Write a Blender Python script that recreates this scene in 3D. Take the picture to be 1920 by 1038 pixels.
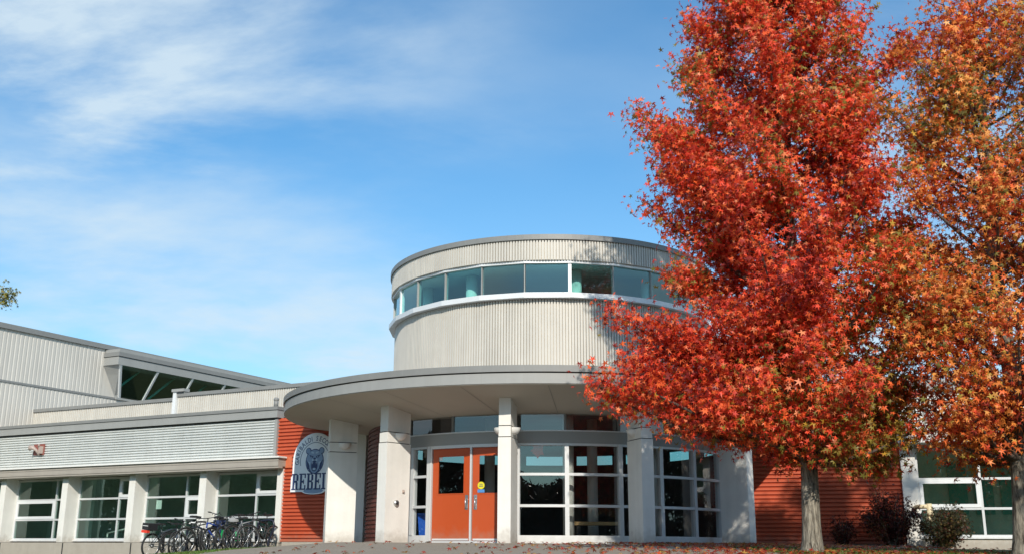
import bpy, bmesh, math, random
import numpy as np
from math import sin, cos, pi, radians
from mathutils import Matrix, Vector
R = radians
random.seed(7); rng = np.random.default_rng(11)
for o in list(bpy.data.objects): bpy.data.objects.remove(o)
S = bpy.context.scene

# ------------------------------------------------------------------ camera
EZ = -0.19
pitch, roll = R(14.70), R(0.328)
cam_d = bpy.data.cameras.new('camera'); cam = bpy.data.objects.new('camera', cam_d)
S.collection.objects.link(cam); S.camera = cam
cam_d.sensor_width = 36; cam_d.lens = 1954 / 1920 * 36
cam_d.clip_start = 0.1; cam_d.clip_end = 3000
right0 = Vector((1, 0, 0)); up0 = Vector((0, -sin(pitch), cos(pitch))); fw = Vector((0, cos(pitch), sin(pitch)))
rt = right0 * cos(roll) + up0 * sin(roll); up = up0 * cos(roll) - right0 * sin(roll)
M4 = Matrix((rt, up, -fw)).transposed().to_4x4(); M4.translation = Vector((0, 0, EZ)); cam.matrix_world = M4

# ------------------------------------------------------------------ world, sun, exposure
SUN_AZ, SUN_EL = 4.0, 30.6
W = bpy.data.worlds.new('World'); S.world = W; W.use_nodes = True
nt = W.node_tree; N = nt.nodes; Lk = nt.links
bg = N['Background']; bg.inputs[1].default_value = 0.10
sky = N.new('ShaderNodeTexSky'); sky.sky_type = 'NISHITA'; sky.sun_disc = False
sky.sun_elevation = R(SUN_EL); sky.sun_rotation = R(180 - SUN_AZ)
sky.air_density = 1.15; sky.dust_density = 0.5; sky.ozone_density = 3.0
tc = N.new('ShaderNodeTexCoord')
sep = N.new('ShaderNodeSeparateXYZ'); Lk.new(tc.outputs['Generated'], sep.inputs[0])
# project the view direction on a high cloud layer so the cirrus streaks flatten towards the horizon
def wmath(op, a, b=None, c=None):
    n = N.new('ShaderNodeMath'); n.operation = op
    for i, v in enumerate((a, b, c)):
        if v is None: continue
        if isinstance(v, (int, float)): n.inputs[i].default_value = v
        else: Lk.new(v, n.inputs[i])
    return n.outputs[0]
zz = wmath('ADD', wmath('MAXIMUM', sep.outputs[2], 0.0), 0.16)
px = wmath('DIVIDE', sep.outputs[0], zz); py = wmath('DIVIDE', sep.outputs[1], zz)
cmb = N.new('ShaderNodeCombineXYZ'); Lk.new(px, cmb.inputs[0]); Lk.new(py, cmb.inputs[1])
def wnoise(sx, sy, rot, loc, scale, detail, rough, dist):
    mp = N.new('ShaderNodeMapping'); Lk.new(cmb.outputs[0], mp.inputs[0])
    mp.inputs['Scale'].default_value = (sx, sy, 1); mp.inputs['Rotation'].default_value = (0, 0, R(rot)); mp.inputs['Location'].default_value = loc
    n = N.new('ShaderNodeTexNoise'); n.noise_dimensions = '2D'; Lk.new(mp.outputs[0], n.inputs['Vector'])
    n.inputs['Scale'].default_value = scale; n.inputs['Detail'].default_value = detail; n.inputs['Roughness'].default_value = rough; n.inputs['Distortion'].default_value = dist
    return n.outputs[0]
def wramp(v, a, b, hi=1.0):
    mr = N.new('ShaderNodeMapRange'); mr.interpolation_type = 'SMOOTHSTEP'; Lk.new(v, mr.inputs[0])
    mr.inputs[1].default_value = a; mr.inputs[2].default_value = b; mr.inputs[3].default_value = 0; mr.inputs[4].default_value = hi
    return mr.outputs[0]
big = wramp(wnoise(1, 1, 20, (3.1, 1.7, 0), 0.7, 3, 0.5, 0.1), 0.42, 0.66)
streak = wramp(wnoise(0.9, 1.35, -50, (2.0, 0.6, 0), 1.3, 9, 0.58, 0.15), 0.36, 0.80)
soft = wramp(wnoise(0.9, 1.2, -40, (5, 2, 0), 1.0, 7, 0.55, 0.1), 0.35, 0.80)
# more veil low and on the left (the west side of the place)
low = wramp(sep.outputs[2], 0.42, 0.05)
left = wramp(sep.outputs[0], 0.10, -0.45)
amt = wmath('ADD', wmath('MULTIPLY', wmath('MULTIPLY', wmath('MULTIPLY', big, streak), 1.5), wmath('ADD', wmath('MULTIPLY', left, 0.80), 0.30)), wmath('MULTIPLY', soft, wmath('ADD', wmath('MULTIPLY', low, 0.80), wmath('ADD', wmath('MULTIPLY', left, 0.48), 0.14))))
rgt = wramp(sep.outputs[0], 0.12, 0.42)
amt = wmath('ADD', amt, wmath('MULTIPLY', wmath('MULTIPLY', rgt, streak), 0.75))
amt = wmath('MINIMUM', wmath('ADD', amt, wmath('MULTIPLY', low, 0.32)), 0.86)
mixc = N.new('ShaderNodeMix'); mixc.data_type = 'RGBA'; Lk.new(amt, mixc.inputs[0])
tint = N.new('ShaderNodeMix'); tint.data_type = 'RGBA'; tint.blend_type = 'MULTIPLY'; tint.inputs[0].default_value = 1
Lk.new(sky.outputs[0], tint.inputs[6]); tint.inputs[7].default_value = (0.80, 1.42, 1.66, 1)
Lk.new(tint.outputs[2], mixc.inputs[6]); mixc.inputs[7].default_value = (6.9, 8.3, 9.3, 1)
Lk.new(mixc.outputs[2], bg.inputs[0])

sd = bpy.data.lights.new('sun', 'SUN'); sun = bpy.data.objects.new('sun', sd); S.collection.objects.link(sun)
sd.energy = 4.2; sd.angle = R(0.5); sd.color = (1.0, 0.93, 0.82)
sv = Vector((sin(R(SUN_AZ)) * cos(R(SUN_EL)), -cos(R(SUN_AZ)) * cos(R(SUN_EL)), sin(R(SUN_EL))))
sun.rotation_euler = sv.to_track_quat('Z', 'Y').to_euler(); sun.location = sv * 60
S.view_settings.view_transform = 'Standard'; S.view_settings.look = 'None'; S.view_settings.gamma = 1
S.view_settings.exposure = 0.0
try:
    S.cycles.max_bounces = 8; S.cycles.transparent_max_bounces = 24
except Exception: pass

# ------------------------------------------------------------------ materials
def new_mat(name):
    m = bpy.data.materials.new(name); m.use_nodes = True
    return m, m.node_tree.nodes, m.node_tree.links, m.node_tree.nodes['Principled BSDF']
def mat(name, col, rough=0.6, metal=0.0, var=0.10, vscale=1.2, streak=0.0, bump=0.0, bscale=40, spec=0.5, warm=None):
    m, n, l, b = new_mat(name)
    b.inputs['Roughness'].default_value = rough; b.inputs['Metallic'].default_value = metal
    b.inputs['Specular IOR Level'].default_value = spec
    t = n.new('ShaderNodeTexCoord')
    no = n.new('ShaderNodeTexNoise'); no.inputs['Scale'].default_value = vscale; no.inputs['Detail'].default_value = 6; no.inputs['Roughness'].default_value = 0.6
    l.new(t.outputs['Object'], no.inputs['Vector'])
    rp = n.new('ShaderNodeMapRange'); l.new(no.outputs[0], rp.inputs[0]); rp.inputs[1].default_value = 0.3; rp.inputs[2].default_value = 0.7
    rp.inputs[3].default_value = 1 - var; rp.inputs[4].default_value = 1 + var
    fac = rp.outputs[0]
    if streak:
        mp = n.new('ShaderNodeMapping'); l.new(t.outputs['Object'], mp.inputs[0]); mp.inputs['Scale'].default_value = (6, 6, 0.35)
        n2 = n.new('ShaderNodeTexNoise'); n2.inputs['Scale'].default_value = 1.0; n2.inputs['Detail'].default_value = 5; l.new(mp.outputs[0], n2.inputs['Vector'])
        r2 = n.new('ShaderNodeMapRange'); l.new(n2.outputs[0], r2.inputs[0]); r2.inputs[1].default_value = 0.35; r2.inputs[2].default_value = 0.7
        r2.inputs[3].default_value = 1.0; r2.inputs[4].default_value = 1 - streak
        mu = n.new('ShaderNodeMath'); mu.operation = 'MULTIPLY'; l.new(fac, mu.inputs[0]); l.new(r2.outputs[0], mu.inputs[1]); fac = mu.outputs[0]
    vm = n.new('ShaderNodeVectorMath'); vm.operation = 'SCALE'; vm.inputs[0].default_value = col; l.new(fac, vm.inputs['Scale'])
    l.new(vm.outputs[0], b.inputs['Base Color'])
    if bump:
        n3 = n.new('ShaderNodeTexNoise'); n3.inputs['Scale'].default_value = bscale; n3.inputs['Detail'].default_value = 4; l.new(t.outputs['Object'], n3.inputs['Vector'])
        bp = n.new('ShaderNodeBump'); bp.inputs['Strength'].default_value = bump; bp.inputs['Distance'].default_value = 0.02; l.new(n3.outputs[0], bp.inputs['Height']); l.new(bp.outputs[0], b.inputs['Normal'])
    return m
def add_splash(m, top=0.35, amt=0.35, col=(0.30, 0.25, 0.19)):
    n, l = m.node_tree.nodes, m.node_tree.links; b = n['Principled BSDF']; src = b.inputs['Base Color'].links[0].from_socket
    g = n.new('ShaderNodeNewGeometry'); sp = n.new('ShaderNodeSeparateXYZ'); l.new(g.outputs['Position'], sp.inputs[0])
    no = n.new('ShaderNodeTexNoise'); no.inputs['Scale'].default_value = 7; no.inputs['Detail'].default_value = 6; l.new(g.outputs['Position'], no.inputs['Vector'])
    a = n.new('ShaderNodeMath'); a.operation = 'MULTIPLY_ADD'; l.new(no.outputs[0], a.inputs[0]); a.inputs[1].default_value = -0.5; l.new(sp.outputs[2], a.inputs[2])
    mr = n.new('ShaderNodeMapRange'); mr.interpolation_type = 'SMOOTHSTEP'; l.new(a.outputs[0], mr.inputs[0]); mr.inputs[1].default_value = top - .25; mr.inputs[2].default_value = -0.30; mr.inputs[3].default_value = 0; mr.inputs[4].default_value = amt
    mx = n.new('ShaderNodeMix'); mx.data_type = 'RGBA'; l.new(mr.outputs[0], mx.inputs[0]); l.new(src, mx.inputs[6]); mx.inputs[7].default_value = (*col, 1); l.new(mx.outputs[2], b.inputs['Base Color'])
def glass_mat(name, tintc, base=0.08, refl=(1, 1, 1)):
    m, n, l, b = new_mat(name); n.remove(b); out = n['Material Output']
    lw = n.new('ShaderNodeLayerWeight'); lw.inputs['Blend'].default_value = 0.5
    p = n.new('ShaderNodeMath'); p.operation = 'POWER'; l.new(lw.outputs['Facing'], p.inputs[0]); p.inputs[1].default_value = 4
    ma = n.new('ShaderNodeMath'); ma.operation = 'MULTIPLY_ADD'; l.new(p.outputs[0], ma.inputs[0]); ma.inputs[1].default_value = 0.9; ma.inputs[2].default_value = base
    tr = n.new('ShaderNodeBsdfTransparent'); tr.inputs[0].default_value = (*tintc, 1)
    gl = n.new('ShaderNodeBsdfGlossy'); gl.inputs['Roughness'].default_value = 0.0; gl.inputs[0].default_value = (*refl, 1)
    # faint waviness of float glass
    t = n.new('ShaderNodeTexCoord'); no = n.new('ShaderNodeTexNoise'); no.inputs['Scale'].default_value = 1.1; no.inputs['Detail'].default_value = 1; l.new(t.outputs['Object'], no.inputs['Vector'])
    bp = n.new('ShaderNodeBump'); bp.inputs['Strength'].default_value = 0.12; bp.inputs['Distance'].default_value = 0.02; l.new(no.outputs[0], bp.inputs['Height']); l.new(bp.outputs[0], gl.inputs['Normal'])
    mx = n.new('ShaderNodeMixShader'); l.new(ma.outputs[0], mx.inputs[0]); l.new(tr.outputs[0], mx.inputs[1]); l.new(gl.outputs[0], mx.inputs[2])
    l.new(mx.outputs[0], out.inputs[0]); return m
def leaf_mat(name, trans=0.4, rough=0.45):
    m, n, l, b = new_mat(name); out = n['Material Output']
    a = n.new('ShaderNodeAttribute'); a.attribute_name = 'leafcol'
    l.new(a.outputs['Color'], b.inputs['Base Color']); b.inputs['Roughness'].default_value = rough; b.inputs['Specular IOR Level'].default_value = 0.35
    tl = n.new('ShaderNodeBsdfTranslucent'); l.new(a.outputs['Color'], tl.inputs[0])
    mx = n.new('ShaderNodeMixShader'); mx.inputs[0].default_value = trans; l.new(b.outputs[0], mx.inputs[1]); l.new(tl.outputs[0], mx.inputs[2]); l.new(mx.outputs[0], out.inputs[0])
    return m
M = dict(
    concrete=mat('painted_concrete', (0.80, 0.775, 0.72), 0.7, var=0.05, vscale=2, streak=0.07, bump=0.15, bscale=25),
    base=mat('base_concrete', (0.58, 0.55, 0.49), 0.85, var=0.12, vscale=3, streak=0.12, bump=0.3),
    clad=mat('cream_cladding', (0.61, 0.575, 0.51), 0.5, metal=0.0, var=0.06, vscale=1.5, streak=0.10),
    cladgym=mat('gym_cladding', (0.60, 0.565, 0.505), 0.5, var=0.06, vscale=0.5, streak=0.10),
    silver=mat('silver_cladding', (0.72, 0.73, 0.70), 0.42, metal=0.15, var=0.06, vscale=1, streak=0.08),
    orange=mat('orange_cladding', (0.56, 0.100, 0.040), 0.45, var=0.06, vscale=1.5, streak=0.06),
    rust=mat('rust_cladding', (0.13, 0.032, 0.024), 0.5, var=0.08, vscale=1.5, streak=0.06),  # orange cladding again, with the shade behind the columns put into its colour
    orangeflat=mat('orange_flashing', (0.62, 0.16, 0.07), 0.5, var=0.05),
    fascia=mat('grey_fascia', (0.235, 0.235, 0.225), 0.45, var=0.07, vscale=0.8, streak=0.06),
    fascia2=mat('pale_grey_fascia', (0.33, 0.33, 0.315), 0.45, var=0.06, vscale=0.8, streak=0.05),
    eave=mat('taupe_eave', (0.40, 0.36, 0.31), 0.55, var=0.06, vscale=1.2, streak=0.06),
    dark=mat('dark_joint', (0.03, 0.03, 0.03), 0.7, var=0.05),
    soffit=mat('soffit_paint', (0.50, 0.465, 0.41), 0.8, var=0.04, vscale=0.8),
    beam=mat('beam_panel', (0.30, 0.30, 0.285), 0.45, var=0.05, vscale=1),
    alum=mat('window_aluminium', (0.66, 0.67, 0.67), 0.38, metal=0.2, var=0.04),
    whitemetal=mat('white_metal', (0.76, 0.77, 0.77), 0.4, metal=0.1, var=0.04),
    door=mat('orange_door', (0.46, 0.070, 0.012), 0.42, var=0.03, vscale=1),
    steel=mat('brushed_steel', (0.62, 0.62, 0.62), 0.3, metal=0.9, var=0.08, vscale=10),
    sconce=mat('white_sconce', (0.80, 0.78, 0.74), 0.5, var=0.03),
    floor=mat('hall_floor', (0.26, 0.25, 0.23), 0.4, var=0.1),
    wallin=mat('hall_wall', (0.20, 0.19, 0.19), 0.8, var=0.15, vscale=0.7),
    ceilin=mat('drum_ceiling', (0.75, 0.74, 0.70), 0.8, var=0.03),
    greenin=mat('classroom_wall', (0.58, 0.70, 0.62), 0.8, var=0.15, vscale=0.6),
    teal=mat('teal_paint', (0.10, 0.42, 0.36), 0.6, var=0.08),
    wood=mat('wood_bench', (0.45, 0.28, 0.12), 0.5, var=0.15, vscale=6),
    green=mat('green_plastic', (0.02, 0.42, 0.13), 0.4, var=0.05),
    blue=mat('blue_plastic', (0.02, 0.13, 0.62), 0.4, var=0.05),
    roof=mat('roof_membrane', (0.30, 0.30, 0.30), 0.9, var=0.1),
    paper=mat('paper', (0.80, 0.80, 0.78), 0.8, var=0.02),
    signwhite=mat('sign_white', (0.86, 0.87, 0.88), 0.45, var=0.02),
    rackpaint=mat('rack_paint', (0.018, 0.022, 0.04), 0.4, var=0.1, vscale=8),
    navy=mat('sign_navy', (0.035, 0.055, 0.14), 0.5, var=0.03),
    signgrey=mat('sign_bluegrey', (0.24, 0.33, 0.47), 0.5, var=0.03),
    signlight=mat('sign_lightblue', (0.42, 0.53, 0.64), 0.5, var=0.03),
    lettergrey=mat('sign_lettergrey', (0.14, 0.17, 0.24), 0.5, var=0.03),
    rubber=mat('black_rubber', (0.022, 0.022, 0.022), 0.7, var=0.1, vscale=20),
    black=mat('black_metal', (0.03, 0.03, 0.033), 0.4, var=0.1, vscale=8),
    pipe=mat('cream_pipe', (0.70, 0.58, 0.36), 0.5, var=0.1, vscale=8),
    redrust=mat('red_oxide', (0.28, 0.09, 0.07), 0.6, var=0.15, vscale=10),
    horn=mat('tan_horn', (0.45, 0.36, 0.31), 0.5, var=0.15, vscale=10),
    yellow=mat('yellow_sticker', (0.70, 0.62, 0.02), 0.5, var=0.03),
    skyblue=mat('blue_sticker', (0.08, 0.25, 0.55), 0.5, var=0.03),
    red=mat('red_paper', (0.80, 0.06, 0.03), 0.6, var=0.15, vscale=6),
)
for k_, a_ in (('concrete', .5), ('base', .6), ('door', .35), ('orange', .4), ('whitemetal', .3)): add_splash(M[k_], amt=a_)
M['glass'] = glass_mat('entrance_glass', (0.80, 0.84, 0.84), 0.11)
M['glassdrum'] = glass_mat('teal_glass', (0.55, 0.90, 0.87), 0.13, (0.75, 0.95, 1.0))
M['glassgreen'] = glass_mat('green_glass', (0.66, 0.82, 0.76), 0.12, (0.85, 1, 0.95))
M['glassrear'] = glass_mat('rear_glass', (0.30, 0.50, 0.50), 0.10)
M['leaf'] = leaf_mat('autumn_leaf', 0.28)
M['twig'] = mat('dark_twig', (0.10, 0.075, 0.06), 0.9)

def bark_mat():
    m, n, l, b = new_mat('furrowed_bark'); b.inputs['Roughness'].default_value = 0.9
    t = n.new('ShaderNodeTexCoord'); mp = n.new('ShaderNodeMapping'); mp.inputs['Scale'].default_value = (1, 1, 0.16); l.new(t.outputs['Object'], mp.inputs[0])
    v = n.new('ShaderNodeTexNoise'); v.inputs['Scale'].default_value = 26; v.inputs['Detail'].default_value = 6; v.inputs['Roughness'].default_value = 0.65; v.inputs['Distortion'].default_value = 0.6; l.new(mp.outputs[0], v.inputs['Vector'])
    cr = n.new('ShaderNodeValToRGB'); l.new(v.outputs[0], cr.inputs[0])
    cr.color_ramp.elements[0].position = 0.36; cr.color_ramp.elements[0].color = (0.045, 0.035, 0.025, 1)
    cr.color_ramp.elements[1].position = 0.62; cr.color_ramp.elements[1].color = (0.36, 0.32, 0.25, 1)
    l.new(cr.outputs[0], b.inputs['Base Color'])
    bp = n.new('ShaderNodeBump'); bp.inputs['Strength'].default_value = 0.9; bp.inputs['Distance'].default_value = 0.03; l.new(v.outputs[0], bp.inputs['Height']); l.new(bp.outputs[0], b.inputs['Normal'])
    return m
M['bark'] = bark_mat()
def ground_mat(name, c1, c2, c3, sc):
    m, n, l, b = new_mat(name); b.inputs['Roughness'].default_value = 0.95
    t = n.new('ShaderNodeTexCoord')
    a = n.new('ShaderNodeTexNoise'); a.inputs['Scale'].default_value = 0.6; a.inputs['Detail'].default_value = 5; l.new(t.outputs['Object'], a.inputs['Vector'])
    v = n.new('ShaderNodeTexVoronoi'); v.inputs['Scale'].default_value = sc; l.new(t.outputs['Object'], v.inputs['Vector'])
    mx = n.new('ShaderNodeMix'); mx.data_type = 'RGBA'; l.new(a.outputs[0], mx.inputs[0]); mx.inputs[6].default_value = (*c1, 1); mx.inputs[7].default_value = (*c2, 1)
    m2 = n.new('ShaderNodeMix'); m2.data_type = 'RGBA'; mr = n.new('ShaderNodeMath'); mr.operation = 'MULTIPLY'
    sp = n.new('ShaderNodeSeparateColor'); l.new(v.outputs['Color'], sp.inputs[0]); l.new(sp.outputs[0], mr.inputs[0]); mr.inputs[1].default_value = 0.6
    l.new(mr.outputs[0], m2.inputs[0]); l.new(mx.outputs[2], m2.inputs[6]); m2.inputs[7].default_value = (*c3, 1); l.new(m2.outputs[2], b.inputs['Base Color'])
    bp = n.new('ShaderNodeBump'); bp.inputs['Strength'].default_value = 0.5; bp.inputs['Distance'].default_value = 0.02; l.new(v.outputs['Distance'], bp.inputs['Height']); l.new(bp.outputs[0], b.inputs['Normal'])
    return m
M['plaza'] = ground_mat('exposed_aggregate', (0.30, 0.25, 0.19), (0.40, 0.335, 0.26), (0.17, 0.135, 0.10), 55)
M['soil'] = ground_mat('lawn_soil', (0.06, 0.09, 0.03), (0.09, 0.10, 0.04), (0.07, 0.06, 0.03), 30)

# ------------------------------------------------------------------ mesh helpers
class MB:
    def __init__(s): s.v = []; s.f = []; s.sm = []
    def add(s, vs, fs, smooth=False):
        k = len(s.v); s.v += [tuple(v) for v in vs]; s.f += [tuple(i + k for i in f) for f in fs]; s.sm += [smooth] * len(fs); return s
    def box(s, a, b, xf=None):
        (x0, y0, z0), (x1, y1, z1) = a, b
        x0, x1 = sorted((x0, x1)); y0, y1 = sorted((y0, y1)); z0, z1 = sorted((z0, z1))
        vs = [(x0, y0, z0), (x1, y0, z0), (x1, y1, z0), (x0, y1, z0), (x0, y0, z1), (x1, y0, z1), (x1, y1, z1), (x0, y1, z1)]
        if xf: vs = [xf(*v) for v in vs]
        return s.add(vs, [(0, 3, 2, 1), (4, 5, 6, 7), (0, 1, 5, 4), (1, 2, 6, 5), (2, 3, 7, 6), (3, 0, 4, 7)])
    def tube(s, pts, r, n=8, cap=True):
        pts = [Vector(p) for p in pts]; rs = r if isinstance(r, (list, tuple)) else [r] * len(pts)
        vs = []; ref = None
        for i, p in enumerate(pts):
            d = (pts[min(i + 1, len(pts) - 1)] - pts[max(i - 1, 0)]).normalized()
            if ref is None: ref = Vector((0, 0, 1)) if abs(d.z) < 0.9 else Vector((1, 0, 0))
            a = d.cross(ref); 
            if a.length < 1e-4: a = d.orthogonal()
            a.normalize(); b = a.cross(d).normalized(); ref = b
            for k in range(n):
                t = 2 * pi * k / n; vs.append(p + (a * cos(t) + b * sin(t)) * rs[i])
        fs = [(i * n + k, i * n + (k + 1) % n, (i + 1) * n + (k + 1) % n, (i + 1) * n + k) for i in range(len(pts) - 1) for k in range(n)]
        if cap: fs += [tuple(range(n))[::-1], tuple((len(pts) - 1) * n + k for k in range(n))]
        return s.add(vs, fs, True)
    def torus(s, c, R_, r, ax, n=28, m=8):
        c = Vector(c); ax = Vector(ax).normalized(); a = ax.orthogonal().normalized(); b = ax.cross(a)
        vs = []
        for i in range(n):
            t = 2 * pi * i / n; d = a * cos(t) + b * sin(t)
            for j in range(m):
                u = 2 * pi * j / m; vs.append(c + d * (R_ + r * cos(u)) + ax * (r * sin(u)))
        return s.add(vs, [(i * m + j, ((i + 1) % n) * m + j, ((i + 1) % n) * m + (j + 1) % m, i * m + (j + 1) % m) for i in range(n) for j in range(m)], True)
    def prism(s, poly, xf, d0, d1):
        n = len(poly); vs = [xf(x, y, d0) for x, y in poly] + [xf(x, y, d1) for x, y in poly]
        fs = [tuple(range(n)), tuple(range(2 * n - 1, n - 1, -1))] + [(i, i + n, (i + 1) % n + n, (i + 1) % n) for i in range(n)]
        return s.add(vs, fs)
    def sphere(s, c, r, sc=(1, 1, 1), n=12, m=8, lo=0.0, hi=1.0):
        vs = []; 
        for j in range(m + 1):
            ph = pi * (lo + (hi - lo) * j / m)
            for i in range(n):
                t = 2 * pi * i / n; vs.append((c[0] + r * sc[0] * sin(ph) * cos(t), c[1] + r * sc[1] * sin(ph) * sin(t), c[2] - r * sc[2] * cos(ph)))
        return s.add(vs, [(j * n + i, j * n + (i + 1) % n, (j + 1) * n + (i + 1) % n, (j + 1) * n + i) for j in range(m) for i in range(n)], True)
    def build(s, name, m, parent=None, fix=True):
        me = bpy.data.meshes.new(name); me.from_pydata(s.v, [], s.f); me.update()
        me.polygons.foreach_set('use_smooth', s.sm)
        if fix:
            bm = bmesh.new(); bm.from_mesh(me); bmesh.ops.recalc_face_normals(bm, faces=bm.faces); bm.to_mesh(me); bm.free()
        me.materials.append(m)
        o = bpy.data.objects.new(name, me); S.collection.objects.link(o)
        if parent: o.parent = parent; o.matrix_parent_inverse = inv(parent)
        return o
ROOTM = {}
def inv(p):
    m = Matrix.Identity(4); q = p; ch = []
    while q: ch.append(q); q = q.parent
    m = Matrix.Identity(4)
    for q in reversed(ch): m = m @ q.matrix_parent_inverse @ q.matrix_basis
    return m.inverted()
def tag(o, label=None, cat=None, group=None, kind=None):
    if label: o['label'] = label
    if cat: o['category'] = cat
    if group: o['group'] = group
    if kind: o['kind'] = kind
    return o
def empty(name, loc, label, cat, group=None):
    o = bpy.data.objects.new(name, None); S.collection.objects.link(o); o.location = loc; o.empty_display_size = 0.2
    return tag(o, label, cat, group)

# ------------------------------------------------------------------ terrain
def sst(a, b, x): t = min(1, max(0, (x - a) / (b - a))); return t * t * (3 - 2 * t)
def gz(x, y):
    z = -0.03
    xt = -0.1655 * max(6.0, min(y, 29.0))
    if x < xt: z -= 0.078 * (min(xt - x, 8))
    if x > 5: z -= 0.012 * min(x - 5, 8)
    if y < 23: z -= 0.024 * (23 - max(y, 9.5))
    if y < 9.5: z -= 1.55 * sst(9.5, 0.0, y)
    return z
def sheet(name, xs, ys, dz, m, kind='structure', mask=None):
    mb = MB(); nx = len(xs)
    mb.v = [(x, y, gz(x, y) + dz) for y in ys for x in xs]
    for j in range(len(ys) - 1):
        for i in range(nx - 1):
            if mask and not mask((xs[i] + xs[i + 1]) / 2, (ys[j] + ys[j + 1]) / 2): continue
            mb.f.append((j * nx + i, j * nx + i + 1, (j + 1) * nx + i + 1, (j + 1) * nx + i)); mb.sm.append(True)
    o = mb.build(name, m, fix=False); o['kind'] = kind; return o
xs = [-1500, -400, -120, -60] + [x * 0.5 for x in range(-80, 81)] + [60, 120, 400, 1500]
ys = [-1500, -400, -100, -50, -25, -10, -5] + [y * 0.5 for y in range(-6, 90)] + [60, 120, 400, 1500]
sheet('ground', xs, ys, -0.012, M['soil'])
def inplaza(x, y):
    if y < 20.5: return -7.5 < x < 2.0 + (y - 9) * 0.25
    return x > -6.8 + max(0, (24 - y)) * 0.0 and x < 9
px_ = [x * 0.25 for x in range(-40, 40)]; py_ = [y * 0.25 for y in range(2, 124)]
sheet('plaza', px_, py_, 0.0, M['plaza'], mask=lambda x, y: y > -2 and ((x > -7.2 and x < 8.7) if y > 20.25 else (-7.2 < x < 4.0)) and y < 30.5)

# ------------------------------------------------------------------ the school building
C = (1.073, 29.0)
BLD = empty('school_building', (C[0], C[1], 0), 'cream and orange school building with a round drum tower over a curved entrance canopy', 'building')
def pol(r, azd, z):    # azimuth 0 = towards the street, positive to the right
    a = R(azd); return (C[0] + r * sin(a), C[1] - r * cos(a), z)
CSH = 0.28   # the canopy's centre lies this far left of the drum's
def ring(mb, r0, r1, z0, z1, a0=-180, a1=180, n=144, smooth=True, s0=0.0, s1=0.0):
    """solid ring sector; z0,z1 may be pairs (inner,outer)"""
    zi0, zo0 = z0 if isinstance(z0, tuple) else (z0, z0); zi1, zo1 = z1 if isinstance(z1, tuple) else (z1, z1)
    vs = []; full = abs(a1 - a0) >= 360; k = n if full else n + 1
    for i in range(k):
        a = a0 + (a1 - a0) * i / n
        vs += [(p[0] - q, p[1], p[2]) for p, q in ((pol(r0, a, zi0), s0), (pol(r1, a, zo0), s1), (pol(r1, a, zo1), s1), (pol(r0, a, zi1), s0))]
    fs = []
    for i in range(n):
        j = (i + 1) % k
        for q in range(4): fs.append((i * 4 + q, i * 4 + (q + 1) % 4, j * 4 + (q + 1) % 4, j * 4 + q))
    if not full: fs += [(0, 1, 2, 3), (4 * n, 4 * n + 3, 4 * n + 2, 4 * n + 1)]
    base = len(mb.v); mb.add(vs, fs, False); 
    return mb
# corrugated cylinder cladding
def corr_cyl(r, z0, z1, ribs, depth, name, m, parent, thick=0.08):
    mb = MB(); prof = [(0.0, 0), (0.16, 0), (0.26, 1), (0.90, 1)]
    pts = []
    for i in range(ribs):
        for t, h in prof: pts.append((360.0 * (i + t) / ribs - 180, r - depth + depth * h))
    n = len(pts); vs = [pol(q, a, z0) for a, q in pts] + [pol(q, a, z1) for a, q in pts] + [pol(r - thick, a, z1) for a, q in pts] + [pol(r - thick, a, z0) for a, q in pts]
    fs = []
    for i in range(n):
        j = (i + 1) % n
        for q in range(4): fs.append((i + n * q, j + n * q, j + n * ((q + 1) % 4), i + n * ((q + 1) % 4)))
    mb.add(vs, fs); return mb.build(name, m, parent, fix=True)
# drum
corr_cyl(4.36, 3.30, 5.74, 380, 0.050, 'drum_wall', M['clad'], BLD)
par = corr_cyl(4.49, 6.68, 7.19, 390, 0.050, 'drum_parapet', M['clad'], BLD)
mb = MB(); ring(mb, 4.20, 4.53, 7.19, 7.32); mb.build('coping', M['fascia'], par)
mb = MB(); ring(mb, 0.05, 4.41, 6.62, 6.66); mb.build('drum_ceiling', M['ceilin'], BLD)
mb = MB(); ring(mb, 0.05, 4.19, 7.10, 7.16); mb.build('drum_roof', M['roof'], BLD)
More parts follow.
